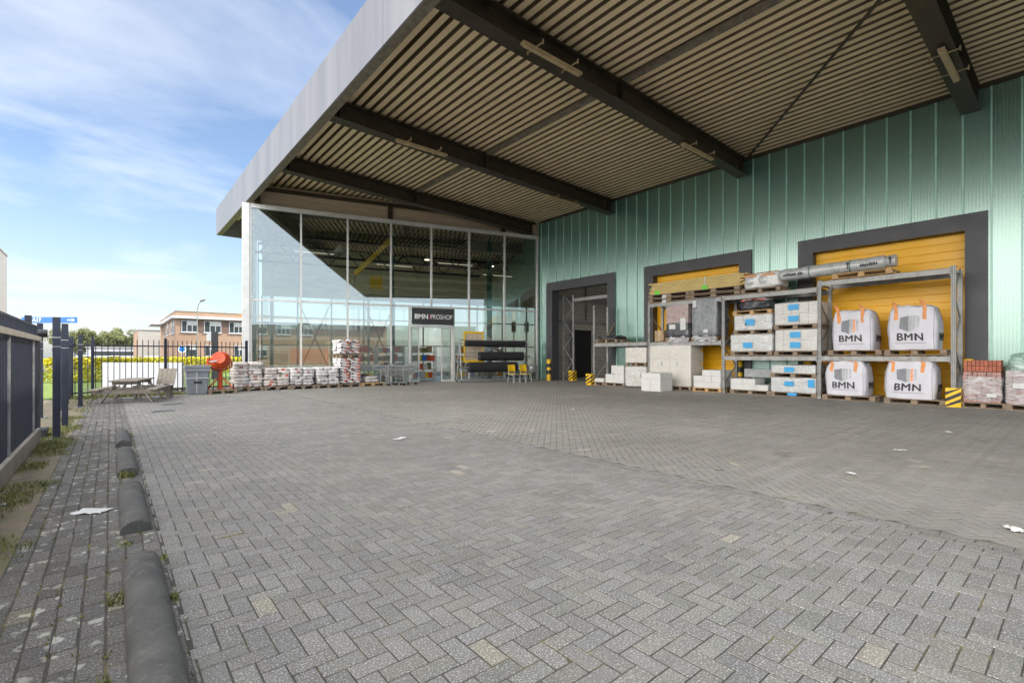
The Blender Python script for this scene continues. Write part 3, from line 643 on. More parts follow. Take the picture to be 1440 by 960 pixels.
rbeam(12.70, 9.30, 3.75); rbeam(9.30, 5.96, 3.76); rbeam(5.96, 2.56, 3.95)

# ------------------------------------------------------------------ block packs
def pack(name, label, cat, x0, x1, y0, y1, z0, z1, nx, ny, nz, m, tags=(), filmm=None, gap=.004, jit=.004, skip=None, group=None):
    cx, cy = (x0 + x1) / 2, (y0 + y1) / 2
    t = thing(name, label, cat, (cx, cy, z0), 0, group); hx, hy, h = (x1 - x0) / 2, (y1 - y0) / 2, z1 - z0
    mb = MB()
    for i in range(nx):
        for j in range(ny):
            for k in range(nz):
                if skip and skip(i, j, k): continue
                dx, dy = random.uniform(-jit, jit), random.uniform(-jit, jit)
                mb.box(-hx + 2 * hx * i / nx + gap / 2 + dx, -hx + 2 * hx * (i + 1) / nx - gap / 2 + dx, -hy + 2 * hy * j / ny + gap / 2 + dy, -hy + 2 * hy * (j + 1) / ny - gap / 2 + dy, h * k / nz + (0 if k == 0 else gap / 2), h * (k + 1) / nz - gap / 2)
    part('blocks', mb, m, t, bevel=.006 if nx * ny * nz < 80 else 0)
    for (side, u, z, w, hh, mm) in tags:      # a printed label on the wrap, front (towards the yard) or the short side
        mb = MB()
        if side == 'f': mb.box(-hx - .058, -hx - .054, u - w / 2, u + w / 2, z, z + hh)
        else: mb.box(u - w / 2, u + w / 2, -hy - .058, -hy - .054, z, z + hh)
        part('label', mb, M[mm], t)
    if filmm: part('wrap', MB().wbox(-hx - .035, hx + .035, -hy - .035, hy + .035, -.02, h + .035, 14, .014, 5, 18, seed=cx + cy), filmm, t, True)
    return t
X0, X1 = 18.46, 19.5
# upper shelf, third bay: two stacks of wrapped blocks
z = 1.455
pallet(18.98, 6.70, z, 1.05, 1.38, 'pallet under the lower of the blue labelled block packs beside the big bags')
bl = lambda ys, zs: [('f', ys, z_, .34, .20, 'blue') for z_ in zs]
pack('block_pack', 'pale wrapped block pack with two blue labels, lower one beside the upper big bags', 'block pack', X0 + .04, X1, 6.02, 7.36, z + .17, z + .91, 3, 5, 2, M['blockpack'], bl(.0, (.10, .46)) + [('s', .2, .3, .2, .16, 'white')], M['filmclear'])
pallet(18.98, 6.70, z + .93, 1.05, 1.38, 'pallet between the two blue labelled block packs beside the big bags')
pack('block_pack', 'pale wrapped block pack with two blue labels, topmost on the middle shelf', 'block pack', X0 + .04, X1, 6.02, 7.38, z + 1.10, z + 1.86, 3, 5, 2, M['blockpack'], bl(.05, (.10, .50)) + [('s', .2, .3, .2, .16, 'white')], M['filmclear'])
pallet(18.98, 8.22, z, 1.05, 1.5, 'pallet under the wide wrapped block pack on the middle shelf')
pack('block_pack', 'wide wrapped block pack with faded blue label, lowest on the middle shelf', 'block pack', X0 + .02, X1, 7.46, 8.98, z + .17, z + .78, 3, 5, 2, M['blockpack'], bl(.1, (.12,)), M['filmmilk'])
pallet(18.98, 8.18, z + .80, 1.0, 1.4, 'dark pallet between two wrapped block packs on the middle shelf')
pack('block_pack', 'wrapped block pack with round blue mark below the dark sacks', 'block pack', X0 + .06, X1 - .04, 7.5, 8.86, z + .97, z + 1.52, 3, 4, 2, M['blockpack'], [('f', .08, .16, .34, .24, 'blue'), ('f', .3, .05, .2, .2, 'white')], M['filmmilk'])
pallet(18.98, 8.2, z + 1.54, 1.0, 1.42, 'fresh orange wood pallet under the dark sacks', 'new')
SK = thing('sack_pack', 'dark film wrapped pack of sacks on the fresh orange pallet', 'sacks', (18.98, 8.2, z + 1.70))
part('film', MB().wbox(-.42, .42, -.58, .58, 0, .42, 12, .06, 4, 4, 2.), M['filmdark'], SK, True)
part('sack_top', MB().wbox(-.34, .34, -.5, -.05, .34, .50, 8, .05, 5, 4, 5.).wbox(-.34, .34, .02, .5, .34, .49, 8, .05, 5, 4, 8.), M['cementbag'], SK, True); part('stripe', MB().box(-.36, -.34, -.42, .0, .36, .41).box(-.36, -.34, .1, .45, .36, .41), M['bagred'], SK)
# second bay: brick pack and dark wrapped load
z = 2.06
pallet(18.98, 11.3, z, 1.05, 1.1, 'pallet under the pinkish brick pack wrapped in film on the shelf')
pack('brick_pack', 'pinkish brick pack on the shelf, its lower half in dark film', 'brick pack', X0 + .04, X1, 10.80, 11.80, z + .17, z + 1.62, 5, 5, 14, M['brickpink'], [('f', .2, .35, .3, .2, 'white'), ('f', -.3, .3, .25, .5, 'white')], M['filmclear'], .006, .008)
part('lower_film', MB().wbox(-.55, .55, -.53, .53, -.01, .62, 12, .02, 6, 14), M['filmdark'], bpy.data.objects['brick_pack'], True)
pallet(18.98, 10.08, z, 1.05, 1.1, 'pallet under the dark grey film wrapped load on the shelf')
D = thing('wrapped_load', 'tall square load wrapped in dark grey film with diagonal creases', 'wrapped load', (18.98, 10.08, z + .165))
part('film', MB().wbox(-.53, .53, -.55, .55, 0, 1.58, 16, .022, 3.5, 14, 4.), mat('grey_film', (.19, .20, .215), .28, 0, .35, 4, .7, 9, stretch=(1, 2, 1)), D, True)
part('label', MB().box(-.565, -.56, .3, .46, 1.2, 1.48), M['white'], D); part('label', MB().box(-.565, -.56, -.2, .0, .15, .28), M['white'], D)
mb = MB()
for k in range(5): mb.obox((-.555, -.45 + k * .05, .35 + k * .22), (-.555, .25 + .04 * k, .15 + k * .25 + .45), .02, .012)
part('tape', mb, M['rollgrey'], D)
for nm, yy_, sd in (('ragged clear film hanging under the brick pack', 11.2, 1.), ('ragged clear film hanging under the dark wrapped load', 10.05, 3.)):
    solo('loose_film', MB().wbox(-.03, .02, -.5, .5, -.12, .10, 9, .09, 7, 5, sd), M['filmmilk'], nm, 'film', (18.42, yy_, z + .08), smooth=True)
C_ = thing('cardboard_box', 'small cardboard box at the end of the shelf by the brick pack', 'box', (18.75, 12.18, z + .03)); part('carton', MB().box(-.25, .25, -.22, .22, 0, .46), M['cardboard'], C_, bevel=.006); part('tape', MB().box(-.252, -.2505, -.03, .03, 0, .455), M['lamp'], C_)
# floor of the second bay
pack('block_stack', 'large cream block stack two columns wide, taller than the others', 'block stack', X0 + .02, X1 - .02, 10.66, 12.64, .165, 1.90, 2, 2, 3, M['blockwarm'], [('s', .30, z_, .16, .13, 'hazy') for z_ in (.35, .85, 1.45)] + [('f', -.3, .85, .16, .2, 'white'), ('f', .45, .85, .14, .2, 'white')], M['filmclear'], .006, .004)
pallet(18.97, 11.15, 0, 1.05, 1.0, 'pallet under the large cream block stack, half nearer the small blocks'); pallet(18.97, 12.16, 0, 1.05, 1.0, 'pallet under the large cream block stack, half nearer the shop')
pack('block_stack', 'small clean white block stack standing loose on the paving before the rack', 'block stack', 17.02, 17.9, 11.15, 12.05, .0, .74, 3, 2, 3, M['block'], (), None, .003)
pallet(18.9, 9.93, 0, 1.05, 1.2, 'fresh pallet under the stepped white blocks beside the rack upright', 'new')
pack('block_stack', 'stepped white block stack on a fresh pallet beside the perforated upright', 'block stack', 18.40, 19.42, 9.36, 10.5, .165, .88, 2, 3, 3, M['block'], skip=lambda i, j, k: k == 2 and j == 2)
# first bay
pack('block_pack', 'cream wrapped block pack, lower of the pair under the low shelf', 'block pack', X0, X1, 12.82, 13.94, .05, .95, 2, 2, 2, M['blockwarm'], [('f', -.2, .45, .18, .2, 'white')], M['filmmilk'])
pallet(18.98, 13.38, .97, 1.05, 1.1, 'pallet between the two cream block packs under the low shelf')
pack('block_pack', 'cream wrapped block pack, upper of the pair under the low shelf', 'block pack', X0, X1, 12.82, 13.94, 1.14, 1.82, 2, 2, 2, M['blockwarm'], (), M['filmclear'])
pallet(18.9, 14.55, 0, 1.0, 1.15, 'pallet under the white blocks beside the striped guard'); pallet(18.9, 15.72, 0, 1.0, 1.1, 'pallet carrying a low white block layer by the open doorway')
pack('block_stack', 'short white block stack on its pallet by the first rack upright', 'block stack', 18.42, 19.3, 14.02, 15.1, .165, .98, 2, 2, 2, M['block'], skip=lambda i, j, k: k == 1 and j == 1 and i == 0)
pack('block_stack', 'single low layer of white blocks next to the open doorway', 'block stack', 18.5, 19.3, 15.25, 16.2, .165, .34, 2, 3, 1, M['block'])
pallet(18.95, 15.1, 2.08, 1.0, 1.3, 'pallet of dark sheets on the low end of the rack')
solo('tarpaulin', MB().wbox(-.45, .45, -.65, .6, 0, .14, 12, .10, 4, 4, 6.), M['filmdark'], 'crumpled dark tarpaulin on the pallet at the rack end', 'tarpaulin', (18.95, 15.1, 2.27), smooth=True)
solo('plank', MB().obox((0, 0, 0), (.1, -.55, .95), .14, .03), M['wood'], 'short plank leaning on the rack end above the tarpaulin', 'plank', (19.2, 15.75, 2.12))
# floor of the third bay
pallet(18.95, 8.25, 0, 1.0, 1.5, 'pallet under the flat stepped white blocks')
pack('block_stack', 'flat white block stack with a short top layer beside the upright', 'block stack', 18.44, 19.3, 7.6, 8.98, .165, .58, 2, 3, 2, M['block'], skip=lambda i, j, k: k == 1 and j == 0)
pallet(18.95, 6.78, 0, 1.0, 1.5, 'pallet under the crumpled wrapped block pack at ground level')
pack('block_pack', 'crumpled film wrapped block pack with bent blue label at ground level', 'block pack', X0 + .02, X1, 6.06, 7.5, .165, .66, 3, 4, 2, M['block'], [('f', .1, .22, .3, .16, 'blue'), ('f', -.6, .2, .2, .26, 'blue'), ('f', .0, -.12, .3, .1, 'blue')], M['filmmilk'])
pallet(18.98, 6.78, .67, 1.0, 1.5, 'dark pallet on top of the crumpled block pack')
pack('block_pack', 'thin wrapped block layer with one blue label below the middle shelf', 'block pack', X0 + .06, X1, 6.08, 7.5, .835, 1.10, 3, 4, 1, M['blockpack'], [('f', .1, .04, .32, .17, 'blue')], M['filmmilk'])
solo('steel_profile', MB().box(-.15, .15, -.7, .7, 0, .07).box(-.15, .15, -.7, .7, .25, .32).box(-.14, -.12, -.7, .7, .071, .249).box(.05, .14, -.7, .7, .071, .249), M['steelgrey'], 'grey steel profile lying behind the flat white blocks', 'profile', (19.35, 8.1, .62))
# top of the rack: timber, foil pack, roll
z = 3.79
for k, (yc, ln) in enumerate(((11.7, 2.0), (9.7, 2.1))):
    pallet(18.98, yc, z, 1.0, ln, ('lower pallet under the timber bundle, shop end', 'lower pallet under the timber bundle, big bag end')[k]); pallet(18.98, yc, z + .19, 1.0, ln, ('upper pallet under the timber bundle, shop end', 'upper pallet under the timber bundle, big bag end')[k])
T = thing('timber_bundle', 'long bundle of yellowish treated timber on top of the rack', 'timber', (18.98, 10.62, z + .36))
mb = MB()
for i in range(9):
    for k in range(9):
        a = random.uniform(-.14, .14); q = random.uniform(-.012, .012); mb.box(-.48 + i * .107 + q, -.48 + i * .107 + .092 + q, -2.05 + a, 2.0 + a, k * .055, k * .055 + .046)
part('boards', mb, M['timber'], T)
for yc in (1.65, -.55): part('tag', MB().box(-.50, -.485, yc - .12, yc + .12, -.04, .14), M['lime'], T)
part('tag', MB().box(-.50, -.485, 1.2, 1.4, -.24, -.06), M['white'], T); part('tag', MB().box(-.50, -.485, 1.2, 1.4, -.44, -.28), M['white'], T)
part('strap', MB().box(-.492, -.487, -.58, -.54, .145, .50).box(-.49, .49, -.58, -.54, .50, .505), M['rollgrey'], T)
pallet(18.98, 7.9, z, 1.0, 1.4, 'pallet under the film wrapped pots on top of the rack')
FP = thing('wrapped_pack', 'clear film wrapped pack with orange stripes on top of the rack', 'wrapped pack', (18.98, 7.9, z + .165))
part('film', MB().wbox(-.45, .45, -.66, .66, 0, .56, 14, .045, 5, 7, 3.), mat('white_film', (.62, .62, .61), .3, 0, .2, 4, .6, 10), FP, True)
mb = MB()
for yc in (.38, -.1): mb.lathe([(.15, -.015), (.17, 0), (.15, .015), (.13, 0)], 20, Matrix.Translation((-.455, yc, .30)) @ Matrix.Rotation(R(90), 4, 'Y'))
part('ring', mb, M['rollgrey'], FP, True)
part('stripe', MB().box(-.42, -.30, -.62, .6, .575, .585).box(-.475, -.46, -.5, -.05, .44, .5).box(-.475, -.46, .15, .55, .45, .51), M['strap'], FP)
pallet(18.9, 4.75, 3.98, 1.0, 1.6, 'fresh orange pallet under the long grey roll', 'new')
RO = thing('foil_roll', 'long grey plastic wrapped roll lying on top of the rack', 'roll', (18.75, 5.5, 4.16))
d0, d1 = Vector((0, 1.75, .05)), Vector((0, -1.55, .10))
prof = [(.05, -.02), (.19, .0), (.21, .1)] + [(.205 + .008 * math.sin(k * 1.9), .1 + k * .2) for k in range(1, 15)] + [(.21, 3.05), (.15, 3.10), (.185, 3.16), (.19, 3.34), (.05, 3.36)]
rot = (d1 - d0).to_track_quat('Z', 'Y').to_matrix().to_4x4()
part('sleeve', MB().lathe(prof, 24, Matrix.Translation(d0 + Vector((0, 0, .14))) @ rot), M['rollgrey'], RO, True)
mb = MB(); ax = (d1 - d0).normalized()
for s in (.95, 2.15): c = d0 + Vector((0, 0, .14)) + ax * s; mb.lathe([(.212, -.015), (.219, 0), (.212, .015)], 24, Matrix.Translation(c) @ rot)
part('tie', mb, M['teal'], RO, True)
mb = MB()
for s0, s1 in ((.15, .55), (.62, .80), (2.45, 2.9)):
    s = s0
    while s < s1: c = d0 + Vector((0, 0, .14)) + ax * s; mb.box(c.x - .222, c.x - .2, c.y - .03, c.y + .012, c.z - .075, c.z - .01 + random.uniform(0, .03)); s += .06
for s in (2.1, 3.22): c = d0 + Vector((0, 0, .14)) + ax * s; mb.box(c.x - .222, c.x - .19, c.y - .015, c.y + .015, c.z - .10, c.z + .05); mb.add([(c.x - .222, c.y - .06, c.z + .05), (c.x - .222, c.y + .06, c.z + .05), (c.x - .222, c.y, c.z + .13)], [(0, 2, 1)])
tag(part('print', mb, M['printdark'], RO), kind='stuff')

# ------------------------------------------------------------------ big bags
TXT = text_points('BMN', .30, 0, 1.08)
def big_bag(x, y, z, wy, h, label, stripes, up=True, seed=0.):
    t = thing('bulk_bag', label, 'bulk bag', (x, y, z), 0, 'white bulk bags on the rack'); a, b = .50, wy / 2
    def prof(w): return .955 + .05 * math.sin(math.pi * min(1, w * 1.1)) - .13 * max(0, (w - .72) / .28) ** 1.5
    def skin(px, py, w):
        q = max(0, w - .72)
        d = noise.noise_vector(Vector((px * 3, py * 3, w * 3 + seed))) * (.02 + .13 * q) + noise.noise_vector(Vector((px * 9, py * 9, w * 7 + seed))) * (.010 + .03 * q)
        return Vector((px, py, w * h)) + d
    def surf(i, n, w):           # i-th of n points round the squarish outline
        k = prof(w); t = (i % n) / n * 4; e = int(t); f = 2 * (t - e) - 1; u, v = ((1, f), (-f, 1), (-1, -f), (f, -1))[e]
        r = (abs(u) ** 8 + abs(v) ** 8) ** .125; return skin(a * k * u / r, b * k * v / r, w)
    n, m = 96, 30; mb = MB(); vs = [surf(i, n, k / m) for k in range(m + 1) for i in range(n)]
    for k in range(1, 5):          # sagging filled top
        for i in range(n):
            v = surf(i, n, 1); q = 1 - k / 4.6; vs.append(Vector((v.x * q, v.y * q, h * (1 + .05 * math.sin(k * .9)) + noise.noise(Vector((v.x * q * 5, v.y * q * 5, seed))) * .07)))
    K = m + 5; fs = [(j * n + i, j * n + (i + 1) % n, (j + 1) * n + (i + 1) % n, (j + 1) * n + i) for j in range(K - 1) for i in range(n)]
    fs += [tuple(range(n - 1, -1, -1)), tuple(range((K - 1) * n, K * n))]; mb.add(vs, fs); part('bag_body', mb, M['bag'], t, True)
    def onf(u, w, off=.009):       # u along the front (+ = right as seen from the yard), w height fraction
        yy = -u; k = prof(w); xx = -a * k * (max(0, 1 - abs(yy / (b * k)) ** 8)) ** (1 / 8)
        v = skin(xx, yy, w); return Vector((v.x - off, v.y, v.z))
    def ons(u, w, off=.009):       # on the short side, u along x
        k = prof(w); yy = -b * k * (max(0, 1 - abs(u / (a * k)) ** 8)) ** (1 / 8)
        v = skin(u, yy, w); return Vector((v.x, v.y - off, v.z))
    def patch(name, quad, m, f=onf, nn=14):
        mb = MB(); vs = []
        for i in range(nn + 1):
            for j in range(nn + 1):
                s, r = i / nn, j / nn; u = (quad[0][0] * (1 - s) + quad[1][0] * s) * (1 - r) + (quad[3][0] * (1 - s) + quad[2][0] * s) * r
                w = (quad[0][1] * (1 - s) + quad[1][1] * s) * (1 - r) + (quad[3][1] * (1 - s) + quad[2][1] * s) * r; vs.append(f(u, w))
        mb.add(vs, [(i * (nn + 1) + j, (i + 1) * (nn + 1) + j, (i + 1) * (nn + 1) + j + 1, i * (nn + 1) + j + 1) for i in range(nn) for j in range(nn)]); return part(name, mb, m, t)
    g = h / 1.15
    # hexagonal block emblem: dark left face, lighter bands right
    patch('emblem', [(-.28, .50), (-.06, .42), (-.06, .80), (-.28, .76)], M['printgrey'])
    patch('emblem', [(-.055, .42), (.03, .45), (.03, .80), (-.055, .80)], M['printlight'])
    patch('emblem', [(.04, .46), (.10, .48), (.10, .80), (.04, .80)], M['printorange'] if stripes else M['printlight'])
    patch('emblem', [(.13, .49), (.19, .52), (.19, .78), (.13, .79)], M['printlight'])
    for nm, f, sh in (('lettering', onf, -.03), ('side_lettering', ons, .12)):
        mb = MB()
        for q, (ex, ey) in enumerate(((0, 0), (.009, 0), (-.009, 0), (0, .007), (0, -.007))): mb.add([f(v[0] + sh + ex, (.29 * h + v[1] + ey) / h, .008 + .0015 * q) for v in TXT[0]], TXT[1])
        part(nm, mb, M['printdark'], t)
    patch('rule', [(-.38, .150), (.36, .150), (.36, .158), (-.38, .158)], M['printdark'], nn=14)
    # seams down the corners and lifting straps
    mb = MB()
    for f, u in ((onf, b * .86), (onf, -b * .90)):
        pts = [f(u, w / 14, .004) for w in range(15)]; mb.tube(pts, .006, 5)
    part('seam', mb, M['printgrey'], t)
    for u in (b * .52, -b * .62):
        patch('strap', [(u - .045, .70), (u + .045, .70), (u + .045, .97), (u - .045, .97)], M['strap'])
    patch('strap', [(.2, .70), (.29, .70), (.29, .97), (.2, .97)], M['strap'], ons)
    for u in (b * .52, -b * .62):
        p = onf(u, .97); mb = MB()
        if up: pts = [p, p + Vector((.00, .04, .16)), p + Vector((.07, .10, .24)), p + Vector((.17, .11, .21)), p + Vector((.27, .05, .02))]
        else: pts = [p, p + Vector((.02, .06, .04)), p + Vector((.06, .25, .045)), p + Vector((.15, .42, .03)), p + Vector((.25, .45, 0))]
        for q, r in zip(pts[:-1], pts[1:]): mb.obox(q, r, .010, .09, (0, 1, .2))
        part('loop', mb, M['strap'], t)
bp = [(18.95, 3.42, 1.44, 'pallet under the upper bulk bag nearest the red bricks'), (18.95, 4.95, 1.44, 'pallet under the upper bulk bag beside the block packs'), (18.9, 3.42, 0, 'pallet under the lower bulk bag nearest the red bricks'), (18.9, 5.1, 0, 'pallet under the lower bulk bag beside the perforated upright')]
for x, y, z, lab in bp: pallet(x, y, z + (.03 if z else 0), 1.05, 1.45, lab)
big_bag(18.95, 3.50, 1.635, 1.20, 1.27, 'upper white bulk bag with upright orange loops, nearest the red bricks', False, True, 1.3)
big_bag(18.95, 5.02, 1.635, 1.16, 1.25, 'upper white bulk bag with an orange striped emblem, beside the block packs', True, True, 4.1)
big_bag(18.9, 3.55, .165, 1.24, 1.13, 'lower white bulk bag with bright orange emblem band and folded orange straps', True, False, 7.7)
big_bag(18.9, 5.20, .165, 1.16, 1.10, 'lower white bulk bag with all grey emblem beside the perforated upright', False, False, 9.9)

# ------------------------------------------------------------------ bollards and guards
def bollard(x, y, h, label):
    t = thing('bollard', label, 'bollard', (x, y, 0), 0, 'yellow and black striped bollards'); r = .13; nb = 7; e = h / nb
    prof = [(r, 0)] + [(r, h - .04), (r * .93, h - .012), (r * .75, h)]
    part('post', MB().lathe(prof, 24), M['hazy'], t, True)
    mb = MB()
    for z0 in (.30, .78): mb.lathe([(r + .001, z0 * h), (r + .003, z0 * h + .002), (r + .003, z0 * h + .22), (r + .001, z0 * h + .222)], 24) if z0 < .7 else mb.lathe([(r + .001, .62 * h), (r + .003, .62 * h + .002), (r + .003, .62 * h + .22), (r + .001, .62 * h + .222)], 24)
    part('black_band', mb, M['black'], t, True)
bollard(19.80, 20.45, 1.25, 'striped bollard between the glass shop and the open doorway'); bollard(19.82, 2.42, 1.36, 'striped bollard beside the red brick pallets')
bollard(19.78, 9.27, 1.25, 'striped bollard half hidden behind the flat white blocks'); bollard(19.78, 6.75, 1.25, 'striped bollard mostly hidden behind the ground level block packs')
def guard(x, y, s, h, label):
    t = thing('column_guard', label, 'guard', (x, y, 0), 0, 'striped column guards')
    mb = MB(); mb.box(-s, -s + .03, -s, s, 0, h); mb.box(-s + .03, s, -s, -s + .03, 0, h); mb.box(-s + .03, s, s - .03, s, 0, h); part('plate', mb, M['hazy'], t)
    mb = MB()
    for k in range(-1, 5):        # slanted black bars, clipped to the plate
        z0 = k * .19 - .05
        for pl in ('x', 'y'):
            q = []
            for u, zz in ((-s, z0), (s, z0 + s * 1.2), (s, z0 + s * 1.2 + .10), (-s, z0 + .10)): q.append((u, min(max(zz, .0), h)))
            if len({round(z_, 3) for _, z_ in q}) < 3: continue
            if pl == 'x': mb.add([(-s - .002, -u, z_) for u, z_ in q], [(0, 1, 2, 3)])
            else: mb.add([(u, -s - .002, z_) for u, z_ in q], [(0, 1, 2, 3)])
    part('black_bar', mb, M['black'], t)
guard(18.45, 2.54, .165, .54, 'striped guard at the foot of the last rack upright by the red bricks'); guard(18.40, 16.02, .17, .55, 'striped guard at the foot of the first rack upright by the doorway'); guard(20.75, 19.45, .17, .58, 'striped guard just inside the open doorway')
# rack inside the open doorway
IR = thing('storage_rack', 'tall grey storage rack standing inside the open doorway', 'rack', (20.9, 0, 0))
for y in (20.25, 19.5):
    pass
mb = MB()
for y in (20.35, 19.55): mb.box(0, .09, y - .045, y + .045, 0, 5.0)
z = .3; k = 0
while z < 4.4: mb.obox((.04, 19.6 if k % 2 else 20.3, z), (.04, 20.3 if k % 2 else 19.6, z + .8), .04, .04); z += .8; k += 1
part('upright_frame', mb, M['rackgrey'], IR); part('shelf_beam', MB().box(.02, .08, 16.3, 19.5, 4.62, 4.80), M['rackgrey'], IR)

# ------------------------------------------------------------------ red brick pallets at the right
pallet(19.0, 1.95, 0, 1.1, .95, 'pallet under the red bricks with torn film'); pallet(19.0, .95, 0, 1.15, 1.1, 'pallet under the red bricks in greenish film')
t = pack('brick_pack', 'red brick pack with torn film and bare top courses', 'brick pack', 18.5, 19.45, 1.60, 2.36, .165, 1.0, 5, 8, 9, M['brickpink'], [('f', -.2, .15, .2, .1, 'white')], None, .007, .008)
part('torn_film', MB().wbox(-.5, .5, -.42, .42, 0, .74, 14, .035, 5, 10, 2.), M['filmmilk'], t, True)
mb = MB()
for k in range(2):
    for j in range(9):
        for i in range(3): mb.box(-.46 + i * .31, -.46 + i * .31 + .29, -.37 + j * .083, -.37 + j * .083 + .073, .845 + k * .16, .995 + k * .16) if not (k == 1 and i == 2) else None
part('top_course', mb, M['brickred'], t)
t = pack('brick_pack', 'red brick pack under a greenish film hood at the picture edge', 'brick pack', 18.45, 19.5, .42, 1.5, .165, 1.05, 5, 9, 9, M['brickpink'], [('f', .25, .42, .34, .14, 'white')], M['filmmilk'], .007, .008)
part('film_hood', MB().wbox(-.54, .54, -.56, .56, .80, 1.32, 14, .07, 4, 5, 6., .12), M['filmgreen'], t, True)

# ------------------------------------------------------------------ cement bags in front of the glass
def bag_mesh(name, lx, ly, h, mats, seed, red):
    mb = MB(); n = 9
    mb.wbox(-lx / 2, lx / 2, -ly / 2, ly / 2, 0, h, n, .010, 6, 5., seed)
    for idx, f in enumerate(mb.f):
        c = [sum(mb.v[i][k] for i in f) / 4 for k in range(3)]
        if red and c[0] > lx * .0 and c[2] > h * .6 and c[0] < lx * .5: mb.m[idx] = 1
        elif red and c[1] < -ly * .3 and -lx * .44 < c[0] < -lx * .25 and c[2] < h * .6: mb.m[idx] = 2
        elif not red and int(seed) % 3 == 0 and abs(c[0] + lx * .1) < lx * .12 and h * .25 < c[2] < h * .8: mb.m[idx] = 1
        elif not red and int(seed) % 3 == 1 and c[0] > lx * .2 and h * .2 < c[2] < h * .6: mb.m[idx] = 2
    return mb.mesh(name, mats, True)
BAGS = {}
for st in range(5):
    m3 = [[M['cementpink'], M['bagdull'], M['printlight']], [M['cementpink'], M['bagred'], M['bagdark']], [M['cementbag'], M['bagdull'], M['bagdark']], [M['cementbag'], M['printlight'], M['bagdark']], [M['cementbag'], M['bagred'], M['bagdark']]][st]
    BAGS[st] = [bag_mesh('cement_bag', .52, .50, .145, m3, 11. * st + k, st in (4,)) for k in range(3)]
def bag_stack(st, x0, x1, y, layers, what, z0=.16, gapz=.128, rz=0.):
    w = (x1 - x0) / 2
    for k in range(layers):
        nb = 2 if (k + st) % 4 else 3
        for i in range(nb):
            for j in range(2):
                w = (x1 - x0) / nb; o = link('cement_bag', random.choice(BAGS[st])); o.location = (x0 + w * (i + .5) + random.uniform(-.03, .03), y + (j - .5) * .52 + random.uniform(-.05, .04), z0 + k * gapz)
                o.rotation_euler = (random.uniform(-.04, .04), random.uniform(-.04, .04), random.uniform(-.07, .07) + (math.pi if random.random() < .3 and st != 4 else 0)); o.scale = (w / .52 * 1.04, random.uniform(.98, 1.08), random.uniform(.92, 1.08))
                tag(o, f'paper cement bag stacked in {what}', 'cement bag', f'cement bags in {what}')
ST = [(3.88, 4.92, 22.75, 8, 'the bag stack beside the orange mixer'), (4.98, 5.98, 22.75, 6, 'the second bag stack from the mixer, dull with beige bags'), (6.02, 7.0, 22.65, 6, 'the third bag stack from the mixer, neat with dark ends'), (7.1, 8.08, 22.6, 6, 'the white bag stack beside the tall stack')]
for k, (a, b, y, n_, wh) in enumerate(ST):
    pallet((a + b) / 2, y, 0, b - a + .05, 1.1, 'pallet under ' + wh); bag_stack(k, a, b, y, n_, wh, gapz=.125)
pallet(8.65, 22.7, 0, 1.02, 1.1, 'pallet under the tall red printed bag stack'); bag_stack(4, 8.16, 9.14, 22.7, 9, 'the lower tier of the tall stack', gapz=.13)
pallet(8.65, 22.7, 1.36, 1.0, 1.1, 'pallet in the middle of the tall red printed bag stack'); bag_stack(4, 8.14, 9.12, 22.7, 5, 'the upper tier of the tall stack', 1.53, .13)
pallet(9.75, 22.6, 0, 1.2, .9, 'fresh orange pallet with two bags before the glass', 'new')
for k in range(2):
    o = link('cement_bag', BAGS[3][k]); o.location = (9.75, 22.5, .17 + k * .14); o.rotation_euler = (0, 0, .1 * k); o.scale = (1.35, .9, 1)
    tag(o, ('lower', 'upper')[k] + ' of two grey bags lying on the fresh orange pallet', 'cement bag', 'two grey bags on the fresh pallet')

# ------------------------------------------------------------------ other things along the glass
GR = thing('guard_rail', 'low double steel guard rail in front of the glass', 'rail', fw(4.9, .55), PHI)
mb = MB(); mb.box(-.2, 2.9, -.04, .04, .86, 1.02); mb.box(-.2, 2.9, -.045, .02, .66, .80); part('rail', mb, M['galv'], GR, bevel=.02)
for x in (.0, 1.35, 2.7): part('post', MB().box(x - .05, x + .05, .045, .13, 0, 1.0), M['galv'], GR)
def trolley(x, y, rz, label):
    t = thing('shopping_trolley', label, 'trolley', (x, y, 0), rz, 'shopping trolleys by the shop door')
    mb = MB(); w, l = .28, .85
    for s in (-1, 1): mb.tube([(s * w, -.40, .12), (s * w * .95, .42, .14)], .014); mb.tube([(s * w, -.40, .12), (s * w, -.40, 1.02)], .016)
    mb.tube([(-w, -.40, .14), (w, -.40, .14)], .014); mb.tube([(-w, .40, .14), (w, .40, .14)], .014); part('frame', mb, M['steelgrey'], t)
    mb = MB()
    def pt(s, q, z): return (s * (w - .03 - .05 * q), -.38 + .80 * q, .48 + .0 + z * (.42 - .08 * q) + .04 * q)
    for k in range(6):
        z = k / 5
        mb.tube([pt(-1, 0, z), pt(-1, 1, z), pt(1, 1, z), pt(1, 0, z), pt(-1, 0, z)], .006, 5)
    for k in range(12):
        q = k / 11
        for s in (-1, 1): mb.tube([pt(s, q, 0), pt(s, q, 1)], .005, 5)
        mb.tube([pt(-1, q, 0), pt(1, q, 0)], .005, 5)
    for k in range(-3, 4): mb.tube([pt(k / 4, 1, 0), pt(k / 4, 1, 1)], .005, 5); mb.tube([pt(k / 4, 0, 0), pt(k / 4, 0, 1)], .005, 5)
    part('basket', mb, M['steelgrey'], t)
    part('handle', MB().cyl((-w - .02, -.42, 1.03), (w + .02, -.42, 1.03), .022, 10), M['rubber'], t)
    for sx in (-1, 1):
        for sy in (-.38, .40): part('wheel', MB().cyl((sx * w - .02, sy, .065), (sx * w + .02, sy, .065), .065, 14), M['rubber'], t)
